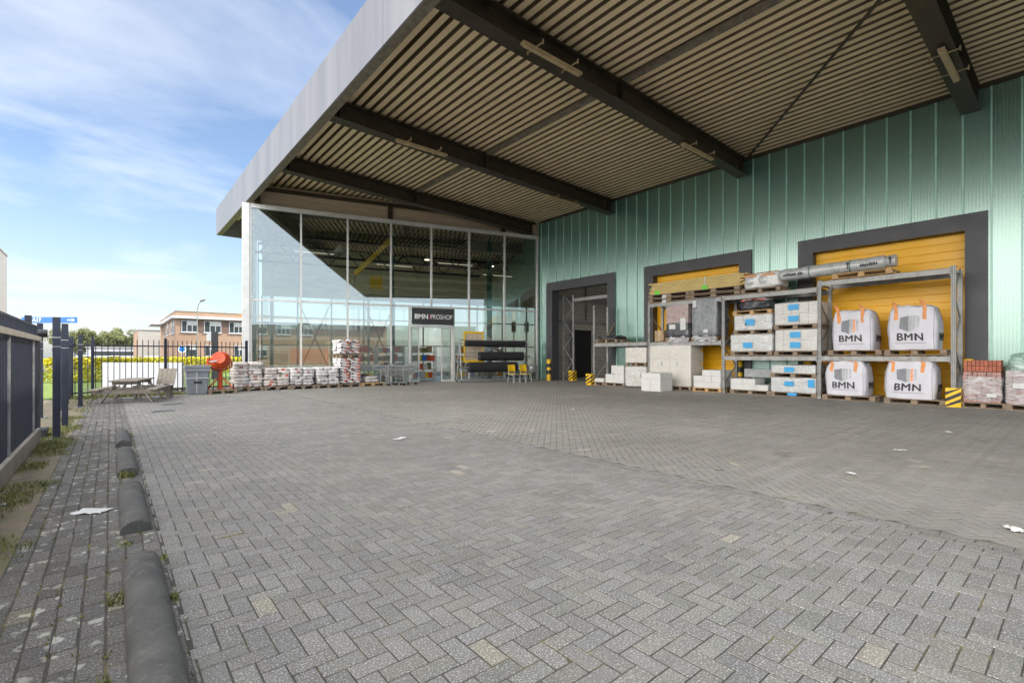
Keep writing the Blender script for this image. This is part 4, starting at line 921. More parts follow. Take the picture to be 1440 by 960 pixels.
trolley(10.55, 21.95, R(-75), 'wire shopping trolley nearer the cement bag stacks'); trolley(11.25, 21.75, R(-75), 'wire shopping trolley nearer the shop door')
# rack with three black rolls
RR = thing('roll_rack', 'silver wheeled rack holding three wide black rolls', 'rack', fw(12.15, .85), PHI); hw = 2.05
mb = MB()
for s in (-1, 1):
    x = s * hw; mb.tube([(x, -.42, .12), (x, -.05, 2.25)], .03); mb.tube([(x, .42, .12), (x, .05, 2.25)], .03); mb.tube([(x, -.45, .12), (x, .45, .12)], .03); mb.tube([(x, -.25, .95), (x, .25, .95)], .025); mb.tube([(x, -.40, .35), (x, .25, .95)], .02)
for y in (-.42, .42): mb.tube([(-hw, y, .13), (hw, y, .13)], .03)
mb.tube([(-hw, 0, 2.3), (hw, 0, 2.3)], .025); mb.tube([(-hw, .15, 1.6), (hw, .15, 1.6)], .02); part('frame', mb, M['galv'], RR)
for sx in (-1, 1):
    for sy in (-.42, .42): part('wheel', MB().cyl((sx * hw - .025, sy, .06), (sx * hw + .025, sy, .06), .06, 12), M['rubber'], RR)
for nm, a, b, y, z, r in (('roll', -1.75, 1.85, -.12, 2.12, .16), ('roll', -1.0, 1.65, -.28, 1.42, .25), ('roll', -1.65, 1.2, -.40, .82, .28)):
    mb = MB(); mb.cyl((a, y, z), (b, y, z), r, 24)
    ro = part(nm, mb, M['carpet'], RR, True); part('bar', MB().cyl((-hw - .06, y, z), (a - .001, y, z), .025, 8).cyl((b + .001, y, z), (hw + .06, y, z), .025, 8), M['galv'], ro)
def chair(x, y, rz, label):
    t = thing('yellow_chair', label, 'chair', (x, y, 0), rz, 'yellow chairs outside the shop')
    mb = MB(); prof = [(-.22, .47), (-.18, .455), (.16, .445), (.20, .47), (.205, .50)]
    seat = []; nx = 8
    for i in range(nx + 1):
        u = -1 + 2 * i / nx
        for y_, z_ in prof: seat.append((u * .24, y_, z_ + .02 * u * u))
    k = len(prof); fs = [(i * k + j, (i + 1) * k + j, (i + 1) * k + j + 1, i * k + j + 1) for i in range(nx) for j in range(k - 1)]
    mb.add(seat, fs); o = part('seat', mb, M['chair'], t, True); so = o.modifiers.new('solid', 'SOLIDIFY'); so.thickness = .014
    mb = MB(); prof = [(.22, .60), (.235, .66), (.25, .78), (.275, .92), (.29, .97)]; bk = []
    for i in range(nx + 1):
        u = -1 + 2 * i / nx
        for y_, z_ in prof: bk.append((u * .24, y_ - .05 * u * u, z_))
    mb.add(bk, fs); o = part('backrest', mb, M['chair'], t, True); so = o.modifiers.new('solid', 'SOLIDIFY'); so.thickness = .014
    for s in (-1, 1):
        part('leg', MB().tube([(s * .21, -.19, .45), (s * .235, -.23, 0)], .013), M['lightgrey'], t); part('leg', MB().tube([(s * .21, .20, .64), (s * .21, .18, .44), (s * .235, .26, 0)], .013), M['lightgrey'], t)
    part('seat_frame', MB().tube([(-.21, -.19, .435), (.21, -.19, .435), (.21, .18, .435), (-.21, .18, .435), (-.21, -.19, .435)], .011), M['lightgrey'], t)
cr = math.atan2(.75, .66)
chair(16.72, 19.95, PHI + .25, 'yellow plastic chair nearer the roll rack'); chair(17.36, 19.72, PHI + .25, 'yellow plastic chair nearer the metal drum')
DR = thing('metal_drum', 'silver metal drum on a small grey stand by the green wall', 'drum', (18.75, 20.75, 0), PHI)
part('drum', MB().lathe([(.27, .55), (.28, .57), (.275, .7), (.285, .72), (.275, .74), (.275, .88), (.29, .90), (.28, .915), (.26, .90)], 28), M['galv'], DR, True)
mb = MB(); mb.box(-.25, .25, -.25, .25, .50, .545)
for sx in (-.22, .18):
    for sy in (-.22, .18): mb.box(sx, sx + .04, sy, sy + .04, 0, .499)
part('stand', mb, M['steelgrey'], DR)

# ------------------------------------------------------------------ sliding gate and posts
GA = thing('sliding_gate', 'dark navy sliding gate of close upright bars with a pale bottom beam', 'gate', (-.96, 6, 0))
part('bottom_beam', MB().box(-.06, .07, -7.5, 5.25, .03, .25), M['rail'], GA, bevel=.006)
part('guide_rail', MB().box(.03, .075, -7.5, 5.25, 1.69, 1.765), M['rail'], GA, bevel=.004)
mb = MB(); y = -7.45
while y < 5.2: mb.box(-.03, .028, y, y + .034, .251, 1.915); y += .098
part('upright_bars', mb, M['navy'], GA)
part('frame', MB().box(-.04, .029, -7.5, 5.25, 1.916, 1.945).box(-.04, .029, 5.2, 5.26, .251, 1.915), M['navy'], GA)
for y in (-1.5, 2.2, 4.6): part('stile', MB().box(.029, .05, y - .025, y + .025, .251, 1.688), M['galv'], GA)
def gpost(x, y, h, label, s=.05):
    t = thing('gate_post', label, 'post', (x, y, 0), 0, 'dark navy gate posts')
    part('shaft', MB().box(-s, s, -s, s, .012, h), M['navy'], t, bevel=.004); part('base_plate', MB().box(-s - .06, s + .06, -s - .06, s + .06, 0, .012), M['steelgrey'], t)
    mb = MB()
    for z in (1.60, 1.76): mb.box(-s - .004, s + .004, -s - .004, s + .004, z, z + .014)
    part('clamp', mb, M['galv'], t)
gpost(-.72, 11.56, 2.12, 'dark gate post on a plate in the grass, nearest to the parking stops'); gpost(-.71, 13.41, 2.10, 'second dark gate post beyond the first one on the grass'); gpost(-.65, 18.35, 2.05, 'dark gate post beside the picnic table, with two clamps')
gpost(-1.25, 13.5, 2.25, 'dark gate post behind the gate bars, under the blue sign'); gpost(-1.25, 15.6, 2.2, 'farther dark gate post behind the gate bars')
mb = MB(); mb.box(-.12, .12, -.2, .2, .0, .16); solo('roller_block', mb.cyl((-.13, -.12, 1.84), (.13, -.12, 1.84), .07, 12).box(-.04, .04, -.16, -.08, .16, 1.8), M['black'], 'black guide roller stand at the end of the sliding gate', 'roller', (-.98, 11.9, 0))
# bar fence
def fence(p, q, label, posts, pitch=.165):
    p, q = Vector((*p, 0)), Vector((*q, 0)); d = q - p; ln = d.length; rz = math.atan2(d.y, d.x)
    t = thing('bar_fence', label, 'fence', p, rz, 'bar fence sections'); mb = MB(); x = pitch / 2
    while x < ln:
        mb.box(x - .011, x + .011, -.011, .011, .06, 2.0); mb.add([(x - .011, -.011, 2.0), (x + .011, -.011, 2.0), (x + .011, .011, 2.0), (x - .011, .011, 2.0), (x, 0, 2.06)], [(0, 1, 4), (1, 2, 4), (2, 3, 4), (3, 0, 4)]); x += pitch
    part('bars', mb, M['navy'], t)
    for z in (.16, 1.78): part('rail', MB().box(0, ln, -.02, -.0112, z, z + .045).box(0, ln, .0112, .02, z, z + .045), M['navy'], t)
    for x in posts: part('post', MB().box(x - .04, x + .04, -.04, .04, 0, 2.1), M['navy'], t)
fence((-1.0, 22.05), (-.47, 22.12), 'short bar fence section beside the gate posts', (0.,)); fence((-.47, 22.12), (1.61, 22.42), 'bar fence section behind the picnic table', (.0, 2.1)); fence((1.61, 22.42), (4.55, 23.45), 'bar fence section behind the grey bin and orange mixer', (3.1,))
fence((-1.0, 17.6), (-1.0, 22.0), 'bar fence section running away beside the gate', (.0, 2.2), .14)

# ------------------------------------------------------------------ picnic table, bench, bin, mixer
PT = thing('picnic_table', 'weathered grey wooden picnic table with built-in benches', 'picnic table', (.40, 19.15, 0), R(-14))
mb = MB()
for i in range(5): mb.box(-.37 + i * .15, -.37 + i * .15 + .138, -.45, 1.75, .66, .70)
part('tabletop', mb, M['woodgrey'], PT, bevel=.005)
for s in (-1, 1): part('seat', MB().box(s * .72 - .14, s * .72 - .005, -.45, 1.75, .40, .44).box(s * .72 + .005, s * .72 + .14, -.45, 1.75, .40, .44), M['woodgrey'], PT, bevel=.005)
for y in (.0, 1.35):
    for s in (-1, 1): part('leg', MB().obox((s * .66, y, 0), (s * .24, y, .66), .05, .16, (0, 1, 0)), M['woodgrey'], PT)
    part('crossbeam', MB().box(-.84, .84, y - .07, y - .026, .28, .40), M['woodgrey'], PT); part('top_batten', MB().box(-.36, .36, y - .07, y - .026, .56, .659), M['woodgrey'], PT)
BE = thing('garden_bench', 'weathered wooden bench with a wide leaning backboard by the fence', 'bench', (1.30, 20.75, 0), R(-22))
part('seat', MB().box(-.62, .45, -.42, -.22, .40, .44).box(-.62, .45, -.20, .0, .40, .44), M['woodgrey'], BE, bevel=.005)
mb = MB()
for k in range(4): mb.obox((-.02 + k * .135, .02, .46), (.02 + k * .135, .17, 1.0), .128, .03, (0, 1, 0))
part('backboard', mb, M['woodgrey'], BE)
for x in (-.55, .38):
    for y in (-.38, -.03): part('leg', MB().box(x - .04, x + .04, y - .04, y + .04, 0, .40), M['woodgrey'], BE)
BI = thing('rubbish_bin', 'grey plastic rubbish bin tied with light straps beside the orange mixer', 'bin', (2.52, 21.7, 0), R(-3))
mb = MB(); a, b, h = .32, .38, .98
mb.add([(-a, -.3, 0), (a, -.3, 0), (a, .3, 0), (-a, .3, 0), (-b, -.36, h), (b, -.36, h), (b, .36, h), (-b, .36, h)], [(3, 2, 1, 0), (4, 5, 6, 7), (0, 1, 5, 4), (1, 2, 6, 5), (2, 3, 7, 6), (3, 0, 4, 7)]); part('tub', mb, M['plasticgrey'], BI, bevel=.03)
part('lid', MB().box(-.42, .42, -.40, .40, .985, 1.04).box(-.40, .40, -.38, .38, 1.041, 1.09), M['plasticgrey'], BI, bevel=.02); part('rim', MB().box(-.415, .415, -.395, -.36, .86, .975), M['plasticgrey'], BI, bevel=.01)
part('strap', MB().obox((-.02, -.315, .05), (-.02, -.378, .98), .03, .012, (0, 1, 0)).box(-.375, .375, -.375, -.36, .60, .63), M['lightgrey'], BI); part('grip', MB().box(-.12, .14, -.352, -.335, .42, .50), M['black'], BI)
pallet(3.32, 21.72, 0, .95, 1.0, 'dark pallet under the orange cement mixer')
MX = thing('cement_mixer', 'bright orange cement mixer standing on a pallet beside the bag stacks', 'cement mixer', (3.30, 21.72, .165), R(-8))
dm = Matrix.Translation((0, 0, 1.10)) @ Matrix.Rotation(R(72), 4, 'X') @ Matrix.Rotation(R(-10), 4, 'Y') @ Matrix.Scale(.84, 4)
part('drum', MB().lathe([(.06, -.36), (.24, -.33), (.36, -.20), (.40, -.04), (.405, .06), (.36, .16), (.27, .32), (.24, .36), (.255, .375), (.225, .37)], 28, dm), M['orange'], MX, True)
part('ring_gear', MB().lathe([(.405, -.06), (.432, -.055), (.432, .0), (.405, .005)], 36, dm), M['orange'], MX)
mb = MB()
for k in range(6): a = k * math.pi / 3; mb.obox(dm @ Vector((.02, 0, .372)), dm @ Vector((.36 * math.cos(a), .36 * math.sin(a), .18)), .02, .02)
part('paddle', mb, M['orange'], MX)
part('yoke', MB().tube([(-.385, .05, 1.08), (-.385, .08, .86), (-.12, .1, .72), (.12, .1, .72), (.385, .08, .86), (.385, .05, 1.08)], .03), M['orange'], MX)
part('column', MB().cyl((0, .1, .03), (0, .1, .74), .075, 14).box(-.14, .14, -.04, .24, 0, .03), M['orange'], MX, True)
for s in (-1, 1): part('leg', MB().tube([(0, .1, .50), (s * .36, -.12, .10), (s * .44, -.20, .0)], .026), M['orange'], MX)
part('motor_cover', MB().box(-.46, -.37, -.08, .2, .90, 1.20), M['orange'], MX, bevel=.02); part('wheel', MB().cyl((-.45, -.24, .10), (-.40, -.24, .10), .10, 14).cyl((.40, -.24, .10), (.45, -.24, .10), .10, 14), M['rubber'], MX)
part('grip', MB().obox((-.36, -.36, 1.06), (-.12, -.40, 1.09), .05, .06), M['lightgrey'], MX)

# ------------------------------------------------------------------ parking stops, drains, litter, weeds
for y0, y1, lab in ((2.42, 4.20, 'dark concrete parking stop nearest the camera'), (5.02, 6.66, 'second dark concrete parking stop from the camera'), (7.44, 9.18, 'third dark concrete parking stop, with grass at its near end'), (9.87, 11.34, 'dark concrete parking stop farthest from the camera')):
    t = thing('parking_stop', lab, 'parking stop', (.165, (y0 + y1) / 2, 0), 0, 'concrete parking stops'); ln = (y1 - y0) / 2
    prof = [(-.105, 0)] + [(-.105 * math.cos(a) * (1 if True else 1), .02 + .095 * math.sin(a)) for a in np.linspace(.0, math.pi, 15)] + [(.105, 0)]
    mb = MB(); n = len(prof); vs = []; S = 40
    for k in range(S + 1):
        y = -ln + 2 * ln * (0, .012, *np.linspace(.03, .97, S - 3), .988, 1)[k]; e = .86 if k in (0, S) else (.97 if k in (1, S - 1) else 1.)
        for x, z in prof:
            d = noise.noise(Vector((x * 14, y * 9 + y0, z * 14))) * .006; vs.append((x * (.8 + .2 * e) + d * .5, y, max(0, z * e + d * (z > .01))))
    mb.add(vs, [(k * n + i, (k + 1) * n + i, (k + 1) * n + i + 1, k * n + i + 1) for k in range(S) for i in range(n - 1)] + [tuple(range(n)), tuple(range(S * n + n - 1, S * n - 1, -1))])
    part('body', mb, M['stop'], t, True)
for x, y, lx, lab in ((1.07, 15.55, .62, 'dark steel drain plate in the paving, nearer the parking stops'), (1.45, 17.6, .68, 'dark steel drain plate in the paving, nearer the picnic table')):
    t = thing('drain_cover', lab, 'drain', (x, y, 0), R(12), 'drain covers in the paving'); part('plate', MB().box(-lx / 2, lx / 2, -.19, .19, .001, .006), M['steelgrey'], t)
    mb = MB()
    for k in range(5): mb.box(-lx / 2 + .04, lx / 2 - .04, -.16 + k * .075, -.135 + k * .075, .0065, .008)
    part('slot', mb, M['dark'], t)
def scrap(x, y, a, b, rz, label, m='white', cat='litter'):
    mb = MB(); n = 6; vs = [((i / n - .5) * a + random.uniform(-.012, .012) * a * 3, (j / n - .5) * b + random.uniform(-.01, .01), .004 + abs(noise.noise(Vector((i * .5 + x, j * .6, y)))) * .025) for i in range(n + 1) for j in range(n + 1)]
    mb.add(vs, [(i * (n + 1) + j, (i + 1) * (n + 1) + j, (i + 1) * (n + 1) + j + 1, i * (n + 1) + j + 1) for i in range(n) for j in range(n)])
    solo('paper_scrap', mb, M[m], label, cat, (x, y, .002), rz, 'bits of paper on the ground')
scrap(-.13, 5.95, .26, .17, R(-35), 'large white paper scrap lying beside the parking stops'); scrap(-.86, 6.75, .16, .08, R(20), 'thin white paper strip by the bottom beam of the gate')
scrap(5.78, .42, .14, .09, R(30), 'small white paper scrap by the paving border'); scrap(7.0, 1.9, .10, .06, R(60), 'small pale scrap on the light herringbone paving')
scrap(12.2, 1.75, .16, .10, R(40), 'white paper scrap on the paving before the red brick pallets'); scrap(9.6, 9.0, .10, .07, R(10), 'tiny white scrap in the middle of the loading bay'); scrap(9.3, 1.9, .16, .07, R(-50), 'narrow white scrap on the loading bay, nearer the border')
scrap(3.9, 7.75, .26, .12, R(30), 'flat white splash of spilled mortar on the pavers', cat='spill')
def blades(spots, hmin, hmax, w=.006):
    mb = MB()
    for x, y, n, r in spots:
        for _ in range(n):
            a = random.uniform(0, 6.28); q = r * math.sqrt(random.random()); px, py = x + q * math.cos(a), y + q * math.sin(a); h = random.uniform(hmin, hmax); b = random.uniform(0, 6.28); l = h * random.uniform(.2, .9)
            dx, dy = math.cos(b), math.sin(b); mb.add([(px - dy * w, py + dx * w, 0), (px + dy * w, py - dx * w, 0), (px + dx * l * .5 + dy * w * .6, py + dy * l * .5 - dx * w * .6, h * .7), (px + dx * l, py + dy * l, h)], [(0, 1, 2), (0, 2, 3)])
    return mb
for x, y, n, r, h, lab in ((.04, 3.66, 40, .05, .085, 'grass tuft at the side of the nearest parking stop, towards the gate'), (.285, 3.5, 26, .03, .06, 'small grass tuft at the side of the nearest parking stop, towards the yard'), (.15, 7.36, 60, .08, .10, 'grass tuft at the near end of the third parking stop'), (-.02, 2.75, 24, .03, .05, 'little grass tuft in the dark pavers near the picture edge'), (.1, 4.75, 30, .06, .03, 'low dry grass between the first two parking stops'), (.28, 4.25, 24, .04, .045, 'yellowish grass tuft at the far end of the nearest parking stop')):
    solo('grass_tuft', blades([(0, 0, n, r)], h * .4, h), M['grass'], lab, 'grass tuft', (x, y, .0))
sp = []
for _ in range(1300):
    x, y = random.uniform(-1.0, -.5), random.uniform(4.5, 16.5)
    if noise.noise(Vector((x * 1.5, y * .9, 2.))) > .0 + (.30 if x > -.66 else 0) - (.3 if 9.6 < y < 13.4 or y < 6.6 and x < -.8 else 0): sp.append((x, y, 12, .10))
struct('grass', blades(sp, .012, .06, .004), M['grass'], 'stuff')
sp = []
for _ in range(520):
    x = .30 - W * random.randint(0, 8) + random.uniform(-.008, .008); y = random.uniform(1.6, 14)
    if noise.noise(Vector((x * 3, y * .8, 7.))) > .05: sp.append((x, y, 5, .022))
struct('joint_moss', blades(sp, .006, .022, .004), M['moss'], 'stuff')
sp = [(random.uniform(-1.0, 3.9), 21.75 + random.uniform(-.15, .4), 26, .16) for _ in range(120)] + [(random.uniform(-.95, -.4), random.uniform(16.5, 21.5), 8, .12) for _ in range(22)]
struct('fence_weeds', blades(sp, .02, .13, .008), M['grass'], 'stuff')

# ------------------------------------------------------------------ beyond the fence
WP = thing('white_panel', 'large plain white panel standing behind the bar fence', 'panel', (1.05, 25.13, 0), math.atan2(-2.12, 2.56))
part('sheet', MB().box(-1.66, 1.66, -.03, .03, .14, 1.17), M['whiteplate'], WP, bevel=.004)
for x in (-1.5, 0, 1.5): part('post', MB().box(x - .05, x + .05, .031, .13, 0, 1.15), M['woodgrey'], WP)
def leaves(n, shape, size, flat=.5):
    mb = MB()
    for _ in range(n):
        p = shape(); s = size * random.uniform(.6, 1.4); a = Vector((random.gauss(0, 1), random.gauss(0, 1), random.gauss(0, flat))).normalized(); u = a.orthogonal().normalized(); v = a.cross(u)
        u, v = u * s, v * s * .7; mb.add([p - u, p + v * .8, p + u, p - v * .8], [(0, 1, 2, 3)])
    return mb
H0, H1 = Vector((-2.2, 35.0, 0)), Vector((9.8, 51.2, 0)); hd = (H1 - H0).normalized(); hn = Vector((-hd.y, hd.x, 0))
def hshape():
    t = random.random() ** 1.3; p = H0 + (H1 - H0) * t; o = random.uniform(-.7, .7); top = 1.28 + .16 * noise.noise(Vector((t * 22, 0, o)))
    z = random.choice([random.uniform(.05, top), top - abs(random.gauss(0, .12))]); k = 1 - .15 * (z / top) ** 3
    if random.random() < .5: o = random.choice((-.7, .7)) + random.gauss(0, .08)
    return p + hn * o * k + Vector((0, 0, z))
HG = thing('hedge', 'bright yellow green clipped hedge across the lawn', 'hedge', H0)
mb = leaves(15000, lambda: hshape() - H0, .075); part('foliage', mb, M['leafyellow'], HG)
mb = MB()
for k in range(20): p = (H1 - H0) * (k / 19); mb.cyl(p, p + Vector((.05, 0, .9)), .03, 6)
part('stem', mb, M['bark'], HG)
def tree_meshes(seed, h, r):
    random.seed(seed); cl = [(Vector((random.gauss(0, r * .5), random.gauss(0, r * .5), h * random.uniform(.28, .9))), random.uniform(.25, .5) * r) for _ in range(22)]
    def sh():
        c, q = random.choice(cl); d = Vector((random.gauss(0, 1), random.gauss(0, 1), random.gauss(0, .8))).normalized() * q * random.uniform(.55, 1.08); return c + d
    lf = leaves(4200, sh, .20); tr = MB(); tr.cyl((0, 0, 0), (0, 0, h * .45), .28, 8, .18)
    for c, q in cl[:9]: tr.cyl((0, 0, h * random.uniform(.2, .42)), c, .10, 6, .03)
    return lf.mesh('crown', M['leafdark']), tr.mesh('trunk', M['bark'])
TM = [tree_meshes(3, 9, 3.0), tree_meshes(9, 8.2, 2.8), tree_meshes(14, 8.8, 3.2)]
def tree(x, y, k, s, label, group):
    t = thing('tree', label, 'tree', (x, y, 0), random.uniform(0, 6), group); t.scale = (s, s, s)
    for n_, me in zip(('crown', 'trunk'), TM[k]): link(n_, me, t)
TL = ['leafy green tree, first from the blue sign in the distant row', 'leafy green tree, second from the blue sign in the distant row', 'leafy green tree in the middle of the distant row', 'leafy green tree, second from the grey hall in the distant row', 'leafy green tree beside the pale grey hall in the distance', 'leafy green tree peeping out behind the gate posts']
for (x, y, k, s), lab in zip(((-6.2, 174, 0, 1.), (-3.2, 171.5, 1, 1.05), (-.6, 169.5, 2, .9), (1.6, 168, 0, 1.0), (4.2, 166, 1, .95), (-9.4, 176.5, 2, 1.)), TL): tree(x, y, k, s, lab, 'distant trees')
for k, (x, y, s) in enumerate(((-18, -78, 1.1), (-4, -82, 1.2), (6, -78, 1.), (14, -84, 1.3), (-32, -80, 1.))): tree(x, y, k % 3, s, 'leafy tree along the street behind the yard', 'trees along the street behind the yard')
random.seed(21)
# brick office building
BB = thing('brick_building', 'two storey tan brick office building with a white band under its flat roof', 'building', (6.24, 72.8, 0))
part('wall', MB().box(0, 28, 0, 24, 0, 7.0), M['brickwall'], BB); part('roof', MB().box(-.06, 28.06, -.06, 24.06, 7.001, 7.09), M['concrete'], BB)
part('band', MB().box(-.45, 28.4, -.45, -.002, 6.10, 6.42).box(-.45, -.002, -.002, 24.2, 6.10, 6.42), M['whiteplate'], BB)
part('dark_brick_strip', MB().box(.5, 27.5, -.012, -.002, 4.35, 6.0), M['brickdark'], BB)
def window(par, x0, x1, z0, z1, nx, y=-.02, axis='x'):
    mb = MB(); g = .07
    def bx(m, a, b, c, d, o0, o1):
        if axis == 'x': m.box(a, b, y + o0, y + o1, c, d)
        else: m.box(y + o0, y + o1, a, b, c, d)
    for a, b, c, d in ((x0, x1, z0, z0 + g), (x0, x1, z1 - g, z1), *[(x0 + (x1 - x0 - g) * i / nx, x0 + (x1 - x0 - g) * i / nx + g, z0 + g, z1 - g) for i in range(nx + 1)]): bx(mb, a, b, c, d, -.05, .004)
    bx(mb, x0 - .1, x1 + .1, z0 - .1, z0 - .005, -.12, .0)
    w = part('window', mb, M['whiteplate'], par); mb = MB(); bx(mb, x0 + g, x1 - g, z0 + g, z1 - g, -.012, .0); part('pane', mb, M['glassy'], w)
    mb = MB(); bx(mb, x0 + g + (x1 - x0) * .3, x1 - g, z1 - (z1 - z0) * .42, z1 - g, -.018, -.0125); part('blind', mb, M['curtain'], w)
for a, b in ((.59, 2.31), (3.0, 4.9), (5.79, 7.5), (8.6, 10.4), (11.6, 13.4), (14.6, 16.4)): window(BB, a, b, 4.42, 5.88, 3)
for a, b in ((1.0, 2.31), (3.08, 4.26), (6.36, 7.6), (8.6, 10.4)): window(BB, a, b, 1.36, 2.80, 2)
for a, b in ((1.0, 2.8), (3.6, 5.6), (9, 11), (14, 16)): window(BB, a, b, 4.3, 5.9, 2, axis='y')
part('entrance_canopy', MB().box(-1.7, -.46, 14, 22, 6.0, 6.2), M['whiteplate'], BB); text('b', 1.0, M['strap'], BB, (7.2, -.02, 6.72), (R(90), 0, 0), name='orange_lettering')
GH = thing('grey_hall', 'plain pale grey industrial hall behind the brick building', 'hall', (3.53, 101, 0))
part('wall', MB().box(0, 26, 0, 18, 0, 5.7), M['greyhall'], GH); part('brown_side', MB().box(-.06, -.002, .0, 18, 0, 5.6), M['brickwall'], GH); part('roof', MB().box(-.1, 26.1, -.1, 18.1, 5.701, 5.8), M['concrete'], GH)
GB = thing('ribbed_building', 'tall grey ribbed metal building at the picture edge behind the gate', 'building', (-8.85, 57.5, 0))
mb = MB(); x = -24.
while x < -.3: mb.box(x, x + .55, -.06, 0, 0, 12.4); x += .62
mb.box(-24, 0, .0, 20, 0, 12.5); part('wall', mb, M['greyhall'], GB); part('roof', MB().box(-24.1, .06, -.12, 20.1, 12.501, 12.7), M['concrete'], GB)
LB = thing('low_building', 'long low white building with a dark window strip in the distance', 'building', (-3.5, 124, 0))
part('wall', MB().box(0, 11, 0, 6, 0, 3.0), M['whiteplate'], LB); part('window_strip', MB().box(.8, 10.2, -.03, -.002, 1.5, 2.3), M['glassy'], LB); part('roof', MB().box(-.2, 11.2, -.2, 6.2, 3.001, 3.2), M['concrete'], LB)
SL = thing('street_lamp', 'tall slender street lamp in front of the brick building', 'street lamp', (7.62, 65.2, 0))
part('pole', MB().cyl((0, 0, 0), (0, 0, 1.2), .10, 10).cyl((0, 0, 1.2), (0, 0, 6.6), .065, 10, .05).tube([(0, 0, 6.6), (.08, -.05, 7.2), (.35, -.25, 7.7)], .045), M['steelgrey'], SL, True); part('head', MB().lathe([(.05, 0), (.16, .05), (.18, .2), (.12, .5), (.03, .62)], 12, Matrix.Translation((.25, -.18, 7.72)) @ Matrix.Rotation(R(78), 4, Vector((.6, .8, 0)))), M['steelgrey'], SL, True)
SL2 = thing('street_lamp', 'street lamp seen through the shop glass behind the building', 'street lamp', (35.6, 48.4, 0))
part('pole', MB().cyl((0, 0, 0), (0, 0, 7.2), .09, 10, .06).tube([(0, 0, 7.2), (-.5, .4, 7.7), (-1.6, 1.3, 7.8)], .05), M['steelgrey'], SL2, True); part('head', MB().obox((-1.6, 1.3, 7.8), (-2.3, 1.9, 7.75), .3, .14), M['steelgrey'], SL2)
DP = thing('dark_post', 'dark square post with a small white box behind the orange mixer', 'post', (5.0, 34.9, 0), R(-20))
part('shaft', MB().box(-.16, .16, -.16, .16, 0, 2.95), M['black'], DP); part('white_box', MB().box(-.42, -.17, -.12, .12, 2.35, 2.80), M['whiteplate'], DP, bevel=.02)
RS = thing('road_sign', 'round road sign on a white post by the street', 'road sign', (5.14, 54.2, 0), R(-8))
part('post', MB().cyl((0, 0, 0), (0, 0, 2.5), .05, 10), M['whiteplate'], RS); part('disc', MB().cyl((0, -.06, 2.05), (0, -.09, 2.05), .32, 24), M['signwhite'], RS); part('ring', MB().cyl((0, -.0905, 2.05), (0, -.094, 2.05), .24, 24), M['signblue'], RS)
BS = thing('direction_sign', 'blue road direction sign with white lettering A17 and an arrow', 'road sign', (-2.9, 41.4, 0), math.atan2(-2.17, 2.62))
mb = MB(); mb.box(-1.70, 1.70, -.03, .03, 3.48, 3.84); part('board', mb, M['signblue'], BS); text('A17', .33, M['signwhite'], BS, (-.75, -.036, 3.66), (R(90), 0, 0), bold=.012)
mb = MB(); mb.box(1.15, 1.40, -.036, -.031, 3.625, 3.695); mb.add([(1.38, -.036, 3.54), (1.62, -.036, 3.66), (1.38, -.036, 3.78), (1.48, -.036, 3.66)], [(0, 1, 3), (3, 1, 2)]); part('arrow', mb, M['signwhite'], BS)
for x in (-1.3, .55): part('post', MB().cyl((x, .08, 0), (x, .08, 3.8), .05, 10), M['steelgrey'], BS)
def traffic_light(x, y, lab):
    t = thing('traffic_light', lab, 'traffic light', (x, y, 0), R(-50), 'traffic lights behind the shop'); part('pole', MB().cyl((0, .1, 0), (0, .1, 4.9), .06, 8), M['steelgrey'], t)
    part('housing', MB().box(-.22, .22, -.12, .12, 3.8, 4.8), M['black'], t, bevel=.04); mb = MB()
    for z in (4.02, 4.30, 4.58): mb.cyl((0, -.121, z), (0, -.135, z), .10, 14)
    part('lens', mb, M['glassy'], t)
traffic_light(30.8, 36.8, 'traffic light seen through the shop glass, nearer the street lamp'); traffic_light(31.8, 36.0, 'traffic light seen through the shop glass, nearer the green wall')
def car(x, y, rz, m, label):
    t = thing('parked_car', label, 'car', (x, y, 0), rz, 'cars parked by the offices')
    prof = [(-2.1, .3), (-2.12, .75), (-1.9, .95), (-1.25, 1.0), (-.7, 1.42), (.7, 1.45), (1.35, 1.02), (2.0, .88), (2.1, .6), (2.08, .3)]
    part('body', MB().prism(prof, -.85, .85), M[m], t, bevel=.06)
    part('window', MB().prism([(-1.1, 1.02), (-.66, 1.36), (.62, 1.38), (1.15, 1.03)], -.858, -.851), M['glassy'], t); part('window', MB().prism([(-1.1, 1.02), (-.66, 1.36), (.62, 1.38), (1.15, 1.03)], .851, .858), M['glassy'], t)
    for sx in (-1.3, 1.3):
        for sy in (-.8, .8): part('wheel', MB().cyl((sx, sy - .09, .32), (sx, sy + .09, .32), .32, 16), M['rubber'], t)
car(7.6, 69.8, .1, 'car1', 'dark car parked before the brick building, nearer its corner'); car(12.4, 69.4, .05, 'car1', 'dark car parked before the brick building, nearer the glass shop'); car(4.6, 84, 1.4, 'car3', 'white car parked beside the brick building'); car(.2, 96, .3, 'car2', 'silver car parked before the pale grey hall'); car(-3.2, 99, .2, 'car3', 'white car far off under the distant trees')
# across the street behind the yard (what the shop glass mirrors)
HB = thing('office_hall', 'pale industrial hall across the street behind the yard', 'hall', (-44, -62, 0)); part('wall', MB().box(0, 66, 0, 12, 0, 7.5), M['greyhall'], HB); part('window_strip', MB().box(2, 64, 12.002, 12.05, 3.6, 4.6), M['glassy'], HB); part('plinth', MB().box(0, 66, 12.002, 12.08, 0, 2.2), M['concrete'], HB)
CT = thing('container', 'red steel container across the street behind the yard', 'container', (-7.2, -36, 0), .2); mb = MB(); x = -3.
while x < 3: mb.box(x, x + .12, -1.2, 1.2, .12, 2.6); mb.box(x + .12, x + .24, -1.16, 1.16, .12, 2.6); x += .24
part('shell', mb, M['bagred'], CT); part('base', MB().box(-3, 3, -1.2, 1.2, 0, .11), M['black'], CT)

